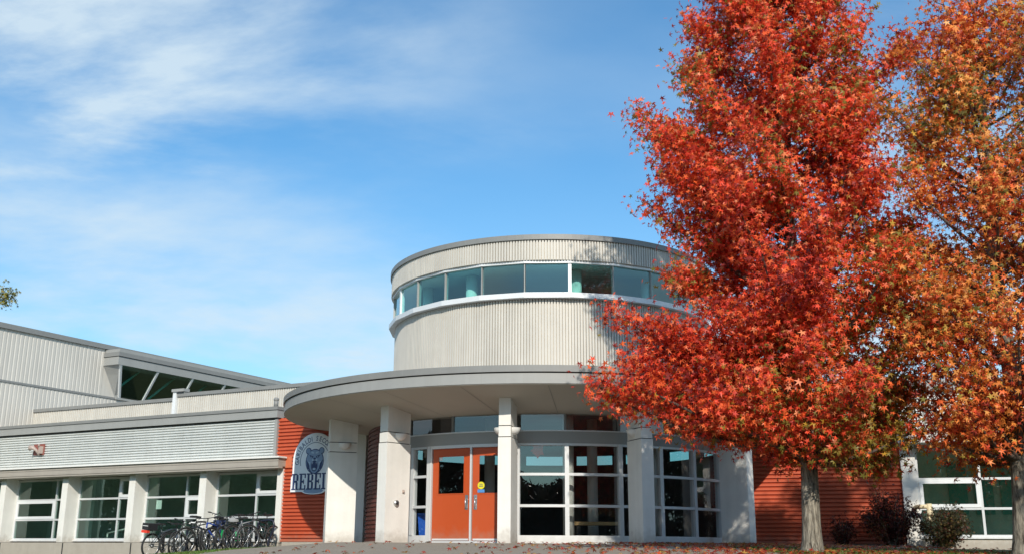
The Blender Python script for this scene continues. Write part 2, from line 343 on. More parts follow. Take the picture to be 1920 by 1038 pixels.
# window band: flat panes of 14.4 degrees, mullions between
NP = 25; A0 = 4.4; DA = 360 / NP
mb = MB()
def facet_ring(mb, ri, ro, z0, z1):
    vs = []
    for i in range(NP):
        a = A0 + i * DA; vs += [pol(ri, a, z0), pol(ro, a, z0 - 0.0), pol(ro, a, z1), pol(ri, a, z1)]
    fs = [(i * 4 + q, i * 4 + (q + 1) % 4, ((i + 1) % NP) * 4 + (q + 1) % 4, ((i + 1) % NP) * 4 + q) for i in range(NP) for q in range(4)]
    mb.add(vs, fs)
facet_ring(mb, 4.22, 4.53, 5.745, 5.87); mb.build('drum_sill', M['whitemetal'], BLD)
mb = MB(); facet_ring(mb, 4.22, 4.455, 6.615, 6.675); mb.build('drum_head_trim', M['whitemetal'], BLD)
for i in range(NP):
    a = A0 + i * DA; b = a + DA
    w = MB()
    def bar(az, half=0.028, ri=4.30, ro=4.42):
        c = Vector(pol(1, az, 0)) - Vector((C[0], C[1], 0)); t = Vector((-c.y, c.x, 0)) if True else c
        o = Vector((C[0], C[1], 0)); t.normalize()
        vs = []
        for z in (5.87, 6.615):
            for rr, s_ in ((ri, -half), (ro, -half), (ro, half), (ri, half)): vs.append(o + c * rr + t * s_ + Vector((0, 0, z)))
        w.add(vs, [(0, 1, 2, 3), (4, 7, 6, 5), (0, 4, 5, 1), (1, 5, 6, 2), (2, 6, 7, 3), (3, 7, 4, 0)])
    bar(a, 0.040 if i % 5 == 0 else 0.012)
    wn = w.build('drum_window', M['whitemetal'] if i % 5 == 0 else M['fascia2'], BLD)
    p = MB(); p0, p1 = Vector(pol(4.375, a + 0.35, 0)), Vector(pol(4.375, b - 0.35, 0)); inn = (Vector((C[0], C[1], 0)) - (p0 + p1) / 2).normalized() * 0.012
    p.add([p0 + Vector((0, 0, 5.87)), p1 + Vector((0, 0, 5.87)), p1 + Vector((0, 0, 6.615)), p0 + Vector((0, 0, 6.615))], [(0, 1, 2, 3)])
    p.build('pane', M['glassdrum'], wn, fix=False)
for az in (-62, -34, 8, 40, 75, 110, 150, -100, -140, 180):
    mb = MB(); x, y, _ = pol(3.75, az, 0); mb.tube([(x, y, 3.4), (x, y, 6.62)], 0.15, 16); mb.build('interior_column', M['ceilin'], BLD)
# canopy
mb = MB(); ring(mb, 6.55, 6.95, 3.27, 3.49, s0=CSH, s1=CSH); mb.build('canopy_fascia', M['fascia2'], BLD)
mb = MB(); ring(mb, 6.55, 6.93, 3.493, 3.515, s0=CSH, s1=CSH); mb.build('canopy_joint', M['dark'], BLD)
mb = MB(); ring(mb, 6.50, 6.985, 3.518, 3.66, s0=CSH, s1=CSH); mb.build('canopy_coping', M['fascia'], BLD)
mb = MB(); ring(mb, 4.95, 6.93, (2.885, 3.255), (3.0, 3.267), s1=CSH); mb.build('canopy_soffit', M['soffit'], BLD)
mb = MB(); ring(mb, 4.37, 6.52, 3.52, 3.56, s1=CSH); mb.build('canopy_roof', M['roof'], BLD)
mb = MB()
for k in range(11):
    a = -80 + 16 * k; P0 = Vector(pol(5.0, a, 2.885 + .05 * .188 - .004)); q1 = pol(6.85, a, 3.234); P1 = Vector((q1[0] - CSH, q1[1], q1[2])); t = (P1 - P0).cross(Vector((0, 0, 1))).normalized() * .006
    mb.add([P0 - t, P0 + t, P1 + t, P1 - t], [(0, 1, 2, 3)])
mb.build('soffit_seam', M['fascia'], BLD, fix=False)
mb = MB()
for k in range(24):
    a = -88 + 7.6 * k; 
    for z0, z1, rr in ((3.272, 3.488, 6.9525), (3.52, 3.655, 6.9875)):
        P0, P1 = pol(rr, a, z0), pol(rr, a + .05, z0); mb.add([(P0[0] - CSH, P0[1], z0), (P1[0] - CSH, P1[1], z0), (P1[0] - CSH, P1[1], z1), (P0[0] - CSH, P0[1], z1)], [(0, 1, 2, 3)])
mb.build('fascia_joint', M['beam'], BLD, fix=False)
# columns (radial fins)
SC = []
for az, lab in ((-71.0, 0), (-41.6, 1), (-11.5, 2), (18.5, 3), (48.5, 4)):
    c = Vector((sin(R(az)), -cos(R(az)), 0)); t = Vector((cos(R(az)), sin(R(az)), 0)); o = Vector((C[0], C[1], 0))
    def cx(x, y, z): return o + c * x + t * y + Vector((0, 0, z))
    def slab(r0, r1, h, z0, z1, zt=None):
        vs = [cx(r0, -h, z0), cx(r1, -h, z0), cx(r1, h, z0), cx(r0, h, z0)]
        z2 = (z1, z1) if zt is None else zt
        vs += [cx(r0, -h, z2[0]), cx(r1, -h, z2[1]), cx(r1, h, z2[1]), cx(r0, h, z2[0])]
        return vs, [(0, 3, 2, 1), (4, 5, 6, 7), (0, 1, 5, 4), (1, 2, 6, 5), (2, 3, 7, 6), (3, 0, 4, 7)]
    mb = MB(); mb.add(*slab(5.36, 6.10, 0.145, -0.3, 2.225)); mb.add(*slab(5.37, 6.09, 0.137, 2.245, 2.47)); mb.add(*slab(5.37, 6.085, 0.135, 2.49, 0, (2.972, 3.106)))
    col = mb.build('column', M['concrete'], BLD)
    mb = MB(); mb.add(*slab(5.39, 6.07, 0.12, 2.225, 2.49)); mb.build('joint', M['dark'], col)
    SC.append((c, t, o))
# entrance curved glass wall
def zone(mb, az0, az1, z0, z1, r0=4.88, r1=4.98, n=None):
    n = n or max(1, int(abs(az1 - az0) / 2.5)); return ring(mb, r0, r1, z0, z1, az0, az1, n)
mb = MB(); zone(mb, -47, 92, 2.20, 2.47, 4.80, 5.0); mb.build('beam', M['beam'], BLD)
mb = MB(); zone(mb, -47, 92, 2.468, 2.495, 4.86, 5.02); mb.build('beam_cap', M['alum'], BLD)
mb = MB(); zone(mb, -45, -37.2, -0.3, 0.15); zone(mb, -10.6, 88, -0.3, 0.15, 4.86, 5.0); mb.build('plinth', M['whitemetal'], BLD)
mull = [-43.6, -37.6, -10.6, 2.3, 16.9, 29.3, 41.8, 55, 70, 86]
for i in range(len(mull) - 1):
    a, b = mull[i], mull[i + 1]
    if i == 1: continue
    mb = MB(); hw = 0.55
    zone(mb, a - hw, a + hw, 0.15, 2.20, 4.86, 5.0, 1)
    if i in (0,): zone(mb, b - 0.25, b + 0.8, 0.0, 2.20, 4.86, 5.0, 1)
    for z in (0.80, 1.50): zone(mb, a + hw, b - hw, z - 0.03, z + 0.03, 4.87, 4.99)
    zone(mb, a + hw, b - hw, 2.15, 2.20, 4.87, 4.99)
    if i == 8: zone(mb, b - hw, b + hw, 0.15, 2.2, 4.86, 5.0, 1)
    w = mb.build('window', M['alum'], BLD)
    for z0, z1 in ((0.15, 0.77), (0.83, 1.47), (1.53, 2.15)):
        p = MB(); P0, P1 = pol(4.93, a + hw, 0), pol(4.93, b - hw, 0)
        p.add([(P0[0], P0[1], z0), (P1[0], P1[1], z0), (P1[0], P1[1], z1), (P0[0], P0[1], z1)], [(0, 1, 2, 3)]); p.build('pane', M['glass'], w, fix=False)
for a, b in ((-46, -30), (-30, -13), (-13, 2), (2, 17), (17, 32), (32, 47), (47, 62), (62, 88)):
    mb = MB(); zone(mb, a - 0.3, a + 0.3, 2.495, 2.89, 4.84, 4.92, 1); w = mb.build('transom_window', M['fascia'], BLD)
    p = MB(); P0, P1 = pol(4.88, a + .3, 0), pol(4.88, b - .3, 0)
    p.add([(P0[0], P0[1], 2.495), (P1[0], P1[1], 2.495), (P1[0], P1[1], 2.89), (P0[0], P0[1], 2.89)], [(0, 1, 2, 3)]); p.build('pane', M['glass'], w, fix=False)
mb = MB(); ring(mb, 4.60, 4.95, 2.885, 3.30, -90, 92, 60); mb.build('transom_header', M['soffit'], BLD)
# door frame and doors
mb = MB(); zone(mb, -36.7, -36.1, 0.0, 2.20, 4.86, 5.0, 1); zone(mb, -36.1, -11.2, 2.13, 2.20, 4.86, 5.0); zone(mb, -23.85, -23.35, 0.0, 2.13, 4.86, 5.0, 1); zone(mb, -36.1, -11.2, -0.1, 0.02, 4.86, 5.0)
mb.build('door_frame', M['alum'], BLD)
def door(a0, a1, hinge_left):
    P0, P1 = Vector(pol(4.945, a0, 0)), Vector(pol(4.945, a1, 0)); u = (P1 - P0); Lw = u.length; u.normalize(); n = Vector((u.y, -u.x, 0))
    xf = lambda x, y, z: P0 + u * x + n * y + Vector((0, 0, z))
    mb = MB(); wx0, wx1, wz0, wz1 = 0.16, Lw - 0.16, 1.08, 1.95
    mb.box((0.01, -.022, .03), (wx0, .022, 2.125), xf); mb.box((wx1, -.022, .03), (Lw - 0.01, .022, 2.125), xf)
    mb.box((wx0, -.022, .03), (wx1, .022, wz0), xf); mb.box((wx0, -.022, wz1), (wx1, .022, 2.125), xf)
    d = mb.build('door', M['door'], BLD)
    f = MB()
    for a, b in (((wx0 - .012, .022, wz0 - .012), (wx1 + .012, .03, wz0 + .012)), ((wx0 - .012, .022, wz1 - .012), (wx1 + .012, .03, wz1 + .012)), ((wx0 - .012, .022, wz0 + .012), (wx0 + .012, .03, wz1 - .012)), ((wx1 - .012, .022, wz0 + .012), (wx1 + .012, .03, wz1 - .012))): f.box(a, b, xf)
    f.build('glazing_bead', M['door'], d)
    p = MB(); p.add([xf(wx0, 0, wz0), xf(wx1, 0, wz0), xf(wx1, 0, wz1), xf(wx0, 0, wz1)], [(0, 1, 2, 3)]); p.build('pane', M['glass'], d, fix=False)
    hx = Lw - 0.085 if hinge_left else 0.085
    h = MB(); h.box((hx - .04, .022, .72), (hx + .04, .028, 1.05), xf); h.tube([xf(hx, .028, .76), xf(hx, .075, .77), xf(hx, .08, .86), xf(hx, .075, .95), xf(hx, .028, .96)], .013, 8); h.build('handle', M['steel'], d)
    k = MB(); k.box((0.03, .0222, .035), (Lw - .03, .026, .075), xf); k.build('kick_strip', M['alum'], d)
    return d, xf, Lw
d1, xf1, L1 = door(-36.05, -23.9, True); d2, xf2, L2 = door(-23.3, -11.2, False)
s = MB(); s.box((0.17, .003, 1.86), (0.26, .008, 1.945), xf1); s.build('white_notice', M['paper'], d1)
s = MB(); cc = (0.22, 1.26)
s.prism([(cc[0] + .085 * cos(t * pi / 10), cc[1] + .085 * sin(t * pi / 10)) for t in range(20)], lambda x, z, y: xf2(x, y, z), .031, .034); s.build('round_sticker', M['yellow'], d2)
s = MB(); s.box((0.17, .031, 1.235), (0.27, .0345, 1.255), xf2); s.box((0.18, .031, 1.28), (0.26, .0345, 1.295), xf2); s.build('sticker_print', M['navy'], d2)
s = MB(); s.box((0.135, .031, 1.10), (0.305, .034, 1.172), xf2); s.build('blue_sticker', M['skyblue'], d2)
# hall interior
mb = MB(); ring(mb, 0.05, 4.86, -0.05, 0.0, -180, 180, 60); mb.build('hall_floor', M['floor'], BLD)
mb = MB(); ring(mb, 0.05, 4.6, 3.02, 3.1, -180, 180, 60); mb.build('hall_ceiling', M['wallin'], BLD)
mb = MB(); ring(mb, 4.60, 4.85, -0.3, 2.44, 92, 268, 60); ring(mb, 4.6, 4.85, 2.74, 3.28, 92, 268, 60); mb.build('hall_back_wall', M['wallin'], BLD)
for i in range(9):
    a = 92 + i * 19.55
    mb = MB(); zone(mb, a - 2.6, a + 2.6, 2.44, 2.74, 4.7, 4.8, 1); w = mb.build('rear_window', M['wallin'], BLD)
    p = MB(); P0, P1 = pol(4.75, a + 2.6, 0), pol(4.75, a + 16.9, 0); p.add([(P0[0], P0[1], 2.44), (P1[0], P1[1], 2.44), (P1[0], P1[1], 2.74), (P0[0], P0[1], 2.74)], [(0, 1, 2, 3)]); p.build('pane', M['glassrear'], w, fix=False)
for az, rr in ((3.5, 4.35), (33, 4.35), (-30, 3.2), (20, 2.8)):
    mb = MB(); x, y, _ = pol(rr, az, 0); mb.tube([(x, y, 0), (x, y, 3.05)], 0.13, 16); mb.build('interior_column', M['concrete'], BLD)

# ---- frames for the straight walls
class Fr:
    def __init__(s, O, ad, k=1.0):
        s.k = k; a = R(ad); s.O = Vector((O[0], O[1], 0)); s.u = Vector((cos(a), sin(a), 0)); s.n = Vector((sin(a), -cos(a), 0))
    def __call__(s, u, off, z):
        p = s.O + s.u * u + s.n * off + Vector((0, 0, z - EZ)); return p * s.k + Vector((0, 0, EZ))
LW = Fr((-6.35, 31), -28, 1.0190); OW = Fr((-6.35, 31), -28); RW = Fr((6.0, 28.8), -15); GY = Fr((-20.06, 40), 61.5)
def corr_h(F, u0, u1, z0, z1, off, pitchz, depth, name, m, parent, th=0.1, holes=None):
    """horizontal corrugated sheet"""
    n = max(1, round((z1 - z0) / pitchz)); prof = []
    for i in range(n):
        for t, h in ((0.0, 0.0), (0.07, 0.0), (0.13, 1.0), (0.60, 1.0), (0.80, 0.0), (0.9, 0.0)): prof.append((off - depth + depth * h, z0 + (z1 - z0) * (i + t) / n))
    prof.append((off - depth, z1)); prof += [(off - th, z1), (off - th, z0)]
    k = len(prof); vs = [F(u0, o, z) for o, z in prof] + [F(u1, o, z) for o, z in prof]
    fs = [(i, (i + 1) % k, (i + 1) % k + k, i + k) for i in range(k)] + [tuple(range(k - 1, -1, -1)), tuple(range(k, 2 * k))]
    mb = MB(); mb.add(vs, fs); return mb.build(name, m, parent)
def corr_v(F, poly_top, poly_bot, u0, u1, off, pitchu, depth, name, m, parent, th=0.1):
    """vertical corrugation; top and bottom z as functions of u"""
    n = max(1, round((u1 - u0) / pitchu)); pr = []
    for i in range(n):
        for t, h in ((0, 0), (0.18, 0), (0.28, 1), (0.90, 1)): pr.append((u0 + (u1 - u0) * (i + t) / n, off - depth + depth * h))
    pr.append((u1, off - depth)); k = len(pr)
    A = [F(u, o, poly_bot(u)) for u, o in pr]; B = [F(u, o, poly_top(u)) for u, o in pr]; C_ = [F(u, off - th, poly_top(u)) for u, o in pr]; D = [F(u, off - th, poly_bot(u)) for u, o in pr]
    vs = A + B + C_ + D; fs = []
    for i in range(k - 1):
        for q in range(4): fs.append((i + q * k, i + 1 + q * k, i + 1 + ((q + 1) % 4) * k, i + ((q + 1) % 4) * k))
    fs += [(0, k, 2 * k, 3 * k), (k - 1, 4 * k - 1, 3 * k - 1, 2 * k - 1)]
    mb = MB(); mb.add(vs, fs); return mb.build(name, m, parent)
def window_bay(F, u0, u1, zs, div, sash, glassm, off=0.0, head=None, inner=None):
    """zs = sill, bar, bar, head heights; div = u of the vertical divider; sash = (col,row) of the opening light"""
    fw_ = 0.05; mb = MB()
    z0, z1, z2, z3 = zs
    for z in (z0, z1, z2, z3): mb.box((u0, off - .05, z - .03), (u1, off + .03, z + .03), F)
    for u in (u0 + .03, div, u1 - .03):
        for a, b in ((z0, z1), (z1, z2), (z2, z3)): mb.box((u - .03, off - .05, a + .03), (u + .03, off + .028, b - .03), F)
    w = mb.build('window', M['alum'], BLD)
    mb = MB(); mb.box((u0, off + .03, z0 - .07), (u1, off + .11, z0 - .03), F); mb.build('sill', M['whitemetal'], w)
    cols = ((u0 + .06, div - .03), (div + .03, u1 - .06)); rows = ((z0 + .03, z1 - .03), (z1 + .03, z2 - .03), (z2 + .03, z3 - .03))
    for ci, (a, b) in enumerate(cols):
        for ri, (c, d) in enumerate(rows):
            p = MB(); p.add([F(a, off, c), F(b, off, c), F(b, off, d), F(a, off, d)], [(0, 1, 2, 3)]); p.build('pane', glassm, w, fix=False)
            if (ci, ri) == sash:
                q = MB(); t = .085
                q.box((a, off + .005, c), (b, off + .045, c + t), F); q.box((a, off + .005, d - t), (b, off + .045, d), F); q.box((a, off + .005, c + t), (a + t, off + .045, d - t), F); q.box((b - t, off + .005, c + t), (b, off + .045, d - t), F)
                q.build('sash', M['whitemetal'], w)
    return w
# left classroom wing
fins = [-15.0, -12.03, -8.97, -5.90, -2.93, 0.0]
FW = .27
for i, b in enumerate(fins):
    mb = MB(); wd = FW if i < 5 else 0.20
    mb.box((b - wd, -0.03, 0.0), (b, 0.50, 2.085), LW); mb.build('pilaster', M['concrete'], BLD)
bars = [((-12.03, -9.24), -10.06, (0, 1)), ((-8.97, -6.17), -7.09, (1, 2)), ((-5.90, -3.20), -4.17, (1, 1)), ((-2.93, -0.20), -1.36, (1, 2)), ((-15.0, -12.30), -13.1, (0, 1))]
for (a, b), dv, sa in bars: window_bay(LW, a, b, (0.10, 0.73, 1.38, 2.03), dv, sa, M['glassgreen'])
mb = MB(); mb.box((-16, -0.05, -1.2), (-0.02, 0.49, -0.01), LW); mb.build('wall_base', M['base'], BLD)
mb = MB(); mb.box((-16, -.2, -.0), (-0.2, -.06, 0.07), LW); mb.build('wall_kerb', M['base'], BLD)
for b in fins[1:5]:
    mb = MB(); mb.box((b + .02, .4905, -1.1), (b + .07, .494, -.02), LW); mb.build('expansion_joint', M['dark'], BLD)
mb = MB(); mb.box((-16, -0.1, 2.085), (0.0, 0.52, 2.13), LW); mb.build('soffit', M['soffit'], BLD)
mb = MB(); mb.box((-16, .46, 2.13), (0.06, .80, 2.36), LW); e_ = mb.build('eave', M['eave'], BLD)
mb = MB(); mb.box((-16, .60, 2.075), (0.06, .78, 2.13), LW); mb.build('drip_edge', M['eave'], e_)
mb = MB(); mb.box((-16, .50, 2.362), (0.12, .86, 2.41), LW); mb.build('eave_cap', M['sconce'], e_)
mb = MB(); mb.box((-16, .795, 2.27), (0.06, .802, 2.278), LW); mb.build('joint', M['dark'], e_)
corr_h(LW, -16, -0.38, 2.41, 3.53, 0.50, 0.078, 0.050, 'silver_cladding', M['silver'], BLD)
mb = MB(); mb.box((-0.40, .38, 2.41), (-0.30, .525, 3.56), LW); mb.build('corner_trim', M['fascia2'], BLD)
mb = MB(); mb.box((-16, .40, 3.53), (-0.28, .54, 3.56), LW); mb.build('shadow_joint', M['dark'], BLD)
mb = MB(); mb.box((-16, .30, 3.56), (-0.26, .60, 3.78), LW); p_ = mb.build('roof_fascia', M['fascia2'], BLD)
mb = MB(); mb.box((-16, .26, 3.785), (-0.24, .63, 3.88), LW); mb.build('coping', M['fascia'], p_)
mb = MB(); mb.box((-16, -9, 3.60), (-0.28, .3, 3.66), LW); mb.build('wing_roof', M['roof'], BLD)
mb = MB(); mb.box((-16, -4.5, -.05), (-0.0, -.06, 0.0), LW); mb.build('classroom_floor', M['floor'], BLD)
mb = MB(); mb.box((-16, -4.6, -.05), (-0.0, -4.5, 3.2), LW); mb.box((-16.1, -4.6, -.05), (-16, 0, 3.2), LW); mb.box((-.12, -4.5, -.05), (0, -.06, 3.2), LW); mb.build('classroom_wall', M['greenin'], BLD)
mb = MB(); mb.box((-16, -4.5, 2.75), (-.5, -0.13, 2.85), LW); mb.build('classroom_ceiling', M['ceilin'], BLD)
mb = MB(); mb.box((-16, -0.12, 2.06), (-0.2, -0.03, 2.8), LW); mb.build('window_header', M['soffit'], BLD)
for u in (-10.9, -7.9, -5.2, -2.2, -0.9):
    mb = MB(); mb.box((u, -2.2, 0), (u + .35, -2.0, 2.75), LW); mb.build('interior_pillar', M['greenin'], BLD)
for u in (-14, -11, -8, -5, -2):
    mb = MB(); mb.box((u, -3.0, 2.70), (u + 1.2, -2.7, 2.749), LW); mb.build('ceiling_light', M['paper'], BLD)
# orange wall between the wing and the entrance
corr_h(OW, -0.42, 2.45, 0.02, 2.12, 0.0, 0.107, 0.048, 'orange_cladding', M['orange'], BLD, 0.12)
corr_h(OW, -0.80, 2.45, 2.12, 3.62, 0.0, 0.107, 0.048, 'orange_cladding', M['orange'], BLD, 0.12)
mb = MB(); mb.box((-0.3, -.1, -.6), (2.45, .02, 0.02), OW); mb.build('wall_base', M['base'], BLD)
mb = MB(); mb.box((-0.35, 0.0, 2.14), (-0.10, 0.02, 2.46), OW); mb.build('patch_panel', M['orangeflat'], BLD)
mb = MB(); mb.box((2.45, -.1, -.3), (2.86, .45, 3.2), OW); mb.build('jamb_pier', M['concrete'], BLD)
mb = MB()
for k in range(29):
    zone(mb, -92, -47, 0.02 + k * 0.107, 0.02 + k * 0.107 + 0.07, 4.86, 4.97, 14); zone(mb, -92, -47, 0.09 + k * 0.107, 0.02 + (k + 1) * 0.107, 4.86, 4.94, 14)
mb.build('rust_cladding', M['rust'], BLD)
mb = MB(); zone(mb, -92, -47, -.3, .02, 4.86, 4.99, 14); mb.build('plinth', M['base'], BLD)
mb = MB(); zone(mb, -47, -45, -.1, 2.2, 4.84, 5.0, 1); mb.build('door_jamb', M['alum'], BLD)
# vent post above fascia
mb = MB(); x = LW(-.5, .4, 3.88); mb.tube([x, x + Vector((0, 0, .22))], .07, 10); mb.sphere(x + Vector((0, 0, .24)), .085, (1, 1, .8)); mb.build('roof_vent', M['fascia'], BLD)
# raised clerestory parapets over the wing
for u0, u1, off, zt in ((-15.8, -8.15, -3.0, 4.96), (-8.0, -1.4, -3.0 + .0, 5.10)):
    corr_v(LW, lambda u: zt, lambda u: 3.66, u0, u1, off, 0.10, 0.045, 'upper_cladding', M['clad'], BLD)
    mb = MB(); mb.box((u0 - .04, off - .2, zt), (u1 + .04, off + .05, zt + .12), LW); mb.build('upper_coping', M['fascia'], BLD)
    mb = MB(); mb.box((u0 - .2, off - 4, zt - .1), (u1, off - .2, zt - .02), LW); mb.build('upper_roof', M['roof'], BLD)
mb = MB(); mb.box((-8.15, -3.1, 3.66), (-8.0, -2.9, 5.27), LW); mb.build('downpipe', M['whitemetal'], BLD)
mb = MB(); mb.box((-8.18, -3.15, 5.27), (-7.6, -2.85, 5.37), LW); mb.build('downpipe_head', M['fascia2'], BLD)
mb = MB(); mb.box((-15.95, -3.1, 3.66), (-15.8, -2.9, 5.0), LW); mb.build('corner_trim', M['fascia2'], BLD)
corr_v(LW, lambda u: 4.96, lambda u: 3.66, -8.12, -8.05, -3.1, .1, .02, 'upper_cladding', M['clad'], BLD)
# gymnasium volume behind
UE = 5.15
def gtop(u): return 8.16
corr_v(GY, gtop, lambda u: 6.16, -8, UE + .0, 0.0, 0.19, 0.014, 'gym_cladding', M['cladgym'], BLD)
# sloped right edge of the upper cladding
edge = MB(); edge.prism([(UE, 7.42), (UE + .75, 6.16), (UE, 6.16)], lambda u, z, o: GY(u, o, z), -.1, -.012); edge.build('gym_cladding', M['cladgym'], BLD)
corr_v(GY, lambda u: 6.08, lambda u: 3.0, -8, 27, 0.0, 0.19, 0.014, 'gym_cladding', M['cladgym'], BLD)
mb = MB(); mb.box((-8, -.05, 6.08), (5.95, .035, 6.16), GY); mb.build('gym_belt_trim', M['fascia'], BLD)
mb = MB(); mb.box((-8, -.2, 8.16), (27, .10, 8.36), GY); mb.build('gym_coping', M['fascia'], BLD)
mb = MB(); mb.box((UE - .02, .0, 7.44), (27, 0.9, 7.78), GY); g_ = mb.build('clerestory_fascia', M['fascia2'], BLD)
mb = MB(); mb.box((UE - .06, .0, 7.80), (27, 0.95, 7.98), GY); mb.build('coping', M['fascia'], g_)
mb = MB(); mb.box((UE, .0, 7.98), (27, 0.90, 8.12), GY); mb.build('coping_back', M['fascia2'], g_)
mb = MB(); mb.add([GY(UE - .01, -.02, 7.44), GY(UE + .12, .86, 7.44), GY(UE + .92, .04, 6.17), GY(UE + .74, -.02, 6.17), GY(UE + .03, -.06, 7.44), GY(UE + .16, .80, 7.44), GY(UE + .96, -.02, 6.17), GY(UE + .78, -.06, 6.17)], [(0, 1, 2, 3), (7, 6, 5, 4), (0, 4, 5, 1), (1, 5, 6, 2), (2, 6, 7, 3), (3, 7, 4, 0)]); mb.build('clerestory_cheek', M['fascia2'], BLD)
mb = MB(); mb.box((5.9, -.05, 6.08), (27, .08, 6.17), GY); mb.build('clerestory_sill', M['fascia2'], BLD)
nw = 10
for i in range(nw):
    ua = UE + .16 + i * 2.1; ub = ua + 2.1
    sl = lambda u, t, o: GY(u + (.80 if i == 0 and u < ua + .2 else 0) * (1 - t), .02 + .82 * t + o, 6.17 + 1.27 * t)
    mb = MB()
    for (u0, u1) in ((ua - .05, ua + .05),):
        vs = [sl(u, t, o) for t in (0, 1) for u in (u0, u1) for o in (-.04, .05)]
        mb.add(vs, [(0, 1, 3, 2), (4, 6, 7, 5), (0, 4, 5, 1), (2, 3, 7, 6), (0, 2, 6, 4), (1, 5, 7, 3)])
    w = mb.build('clerestory_window', M['whitemetal'], BLD)
    p = MB(); p.add([sl(ua + .05, 0, 0), sl(ub - .05, 0, 0), sl(ub - .05, 1, 0), sl(ua + .05, 1, 0)], [(0, 1, 2, 3)]); p.build('pane', M['glassgreen'], w, fix=False)
    mb = MB(); mb.tube([GY(ua + .3, -.35, 6.1), GY(ub - .1, -.1, 7.6)], .06, 8); mb.build('roof_brace', M['teal'], BLD)
mb = MB(); mb.box((-8, -14, 8.2), (27, -.2, 8.26), GY); mb.build('gym_roof', M['roof'], BLD)
mb = MB(); mb.box((-8, -14.1, 0), (27, -14, 8.2), GY); mb.box((-8.1, -14, 0), (-8, -.1, 8.2), GY); mb.box((27, -14, 0), (27.1, -.1, 8.2), GY); mb.build('gym_rear_wall', M['greenin'], BLD)
# right wing
corr_h(RW, 0.05, 4.36, 0.02, 3.55, 0.0, 0.107, 0.048, 'rust_cladding', M['orange'], BLD, 0.15)
mb = MB(); mb.box((0.0, -.1, -.6), (4.36, .02, 0.02), RW); mb.build('wall_base', M['base'], BLD)
for u0, u1 in ((4.36, 4.72), (7.55, 7.85), (10.7, 11.0)):
    mb = MB(); mb.box((u0, -.1, -.6), (u1, .12, 2.56), RW); mb.build('pilaster', M['concrete'], BLD)
window_bay(RW, 4.72, 7.55, (0.24, 0.92, 1.67, 2.42), 6.25, (0, 1), M['glassgreen'])
window_bay(RW, 7.85, 10.7, (0.24, 0.92, 1.67, 2.42), 9.3, (0, 1), M['glassgreen'])
mb = MB(); mb.box((4.72, -.1, -.6), (7.55, .06, 0.17), RW); mb.box((7.85, -.1, -.6), (10.7, .06, 0.17), RW); mb.build('wall_base', M['base'], BLD)
mb = MB(); mb.box((4.72, -.1, 2.45), (7.55, .02, 2.56), RW); mb.box((7.85, -.1, 2.45), (10.7, .02, 2.56), RW); mb.build('window_header', M['fascia2'], BLD)
mb = MB(); mb.box((4.30, -.1, 2.56), (15, .65, 2.86), RW); e2 = mb.build('eave', M['concrete'], BLD)
mb = MB(); mb.box((4.28, .3, 2.862), (15, .72, 2.90), RW); mb.build('eave_cap', M['whitemetal'], e2)
corr_h(RW, 4.4, 15, 2.9, 3.9, 0.35, 0.064, 0.022, 'silver_cladding', M['silver'], BLD)
mb = MB(); mb.box((4.3, .1, 3.9), (15, .45, 4.2), RW); mb.build('roof_fascia', M['fascia2'], BLD)
mb = MB(); mb.box((-.2, -.3, 3.55), (4.3, .12, 3.85), RW); mb.build('roof_fascia', M['fascia2'], BLD)
mb = MB(); mb.box((-.2, -6, 3.6), (15, -.3, 3.66), RW); mb.build('wing_roof', M['roof'], BLD)
mb = MB(); mb.box((4.3, -4.1, -.05), (15, -4, 3.2), RW); mb.box((4.2, -4, -.05), (4.3, -.1, 3.2), RW); mb.box((15, -4, -.1), (15.1, 0, 3.2), RW); mb.build('classroom_wall', M['greenin'], BLD)
mb = MB(); mb.box((4.3, -4, -.05), (15, -.1, 0), RW); mb.build('classroom_floor', M['floor'], BLD)
mb = MB(); mb.box((4.3, -4, 2.75), (15, -.1, 2.85), RW); mb.build('classroom_ceiling', M['ceilin'], BLD)
for u in (5.4, 6.1, 6.8):
    mb = MB(); mb.box((u + .6, -3.99, .9), (u + 1.1, -3.95, 2.4), RW); mb.build('interior_panel', M['teal'], BLD)

# ------------------------------------------------------------------ wall lights on the columns
names = {(0, 1): 'half-bowl wall light on the leftmost column, beside the round sign', (1, 1): 'half-bowl wall light on the column left of the orange doors',
         (2, -1): 'half-bowl wall light on the left face of the slim column right of the doors', (2, 1): 'half-bowl wall light on the right face of the slim column right of the doors',
         (3, -1): 'half-bowl wall light on the dappled column under the red branch', (4, -1): 'half-bowl wall light on the rightmost column, next to the red wall'}
for (ci, sd_), lab in names.items():
    c, t, o = SC[ci]; p = o + c * (5.70 if ci != 2 else 5.82) + t * (sd_ * 0.137) + Vector((0, 0, 2.455))
    e = empty('wall_light', p, lab, 'wall light', 'half-bowl lights on the entrance columns')
    vs = []; n, m_ = 14, 7
    for j in range(m_ + 1):
        ph = (pi / 2) * j / m_; r_ = .165 * cos(ph); zz_ = -.16 * sin(ph)
        for i in range(n + 1):
            a = pi * i / n; vs.append(p + c * (r_ * cos(a)) + t * (sd_ * r_ * sin(a) * 1.0) + Vector((0, 0, zz_)))
    fs = [(j * (n + 1) + i, j * (n + 1) + i + 1, (j + 1) * (n + 1) + i + 1, (j + 1) * (n + 1) + i) for j in range(m_) for i in range(n)]
    mb = MB(); mb.add(vs, fs, True); b_ = mb.build('bowl', M['sconce'], e, fix=False)
    mb = MB(); mb.add([p + c * (.15 * cos(pi * i / n)) + t * (sd_ * .15 * sin(pi * i / n)) + Vector((0, 0, -.02)) for i in range(n + 1)], [tuple(range(n + 1))]); mb.build('diffuser', M['paper'], e)

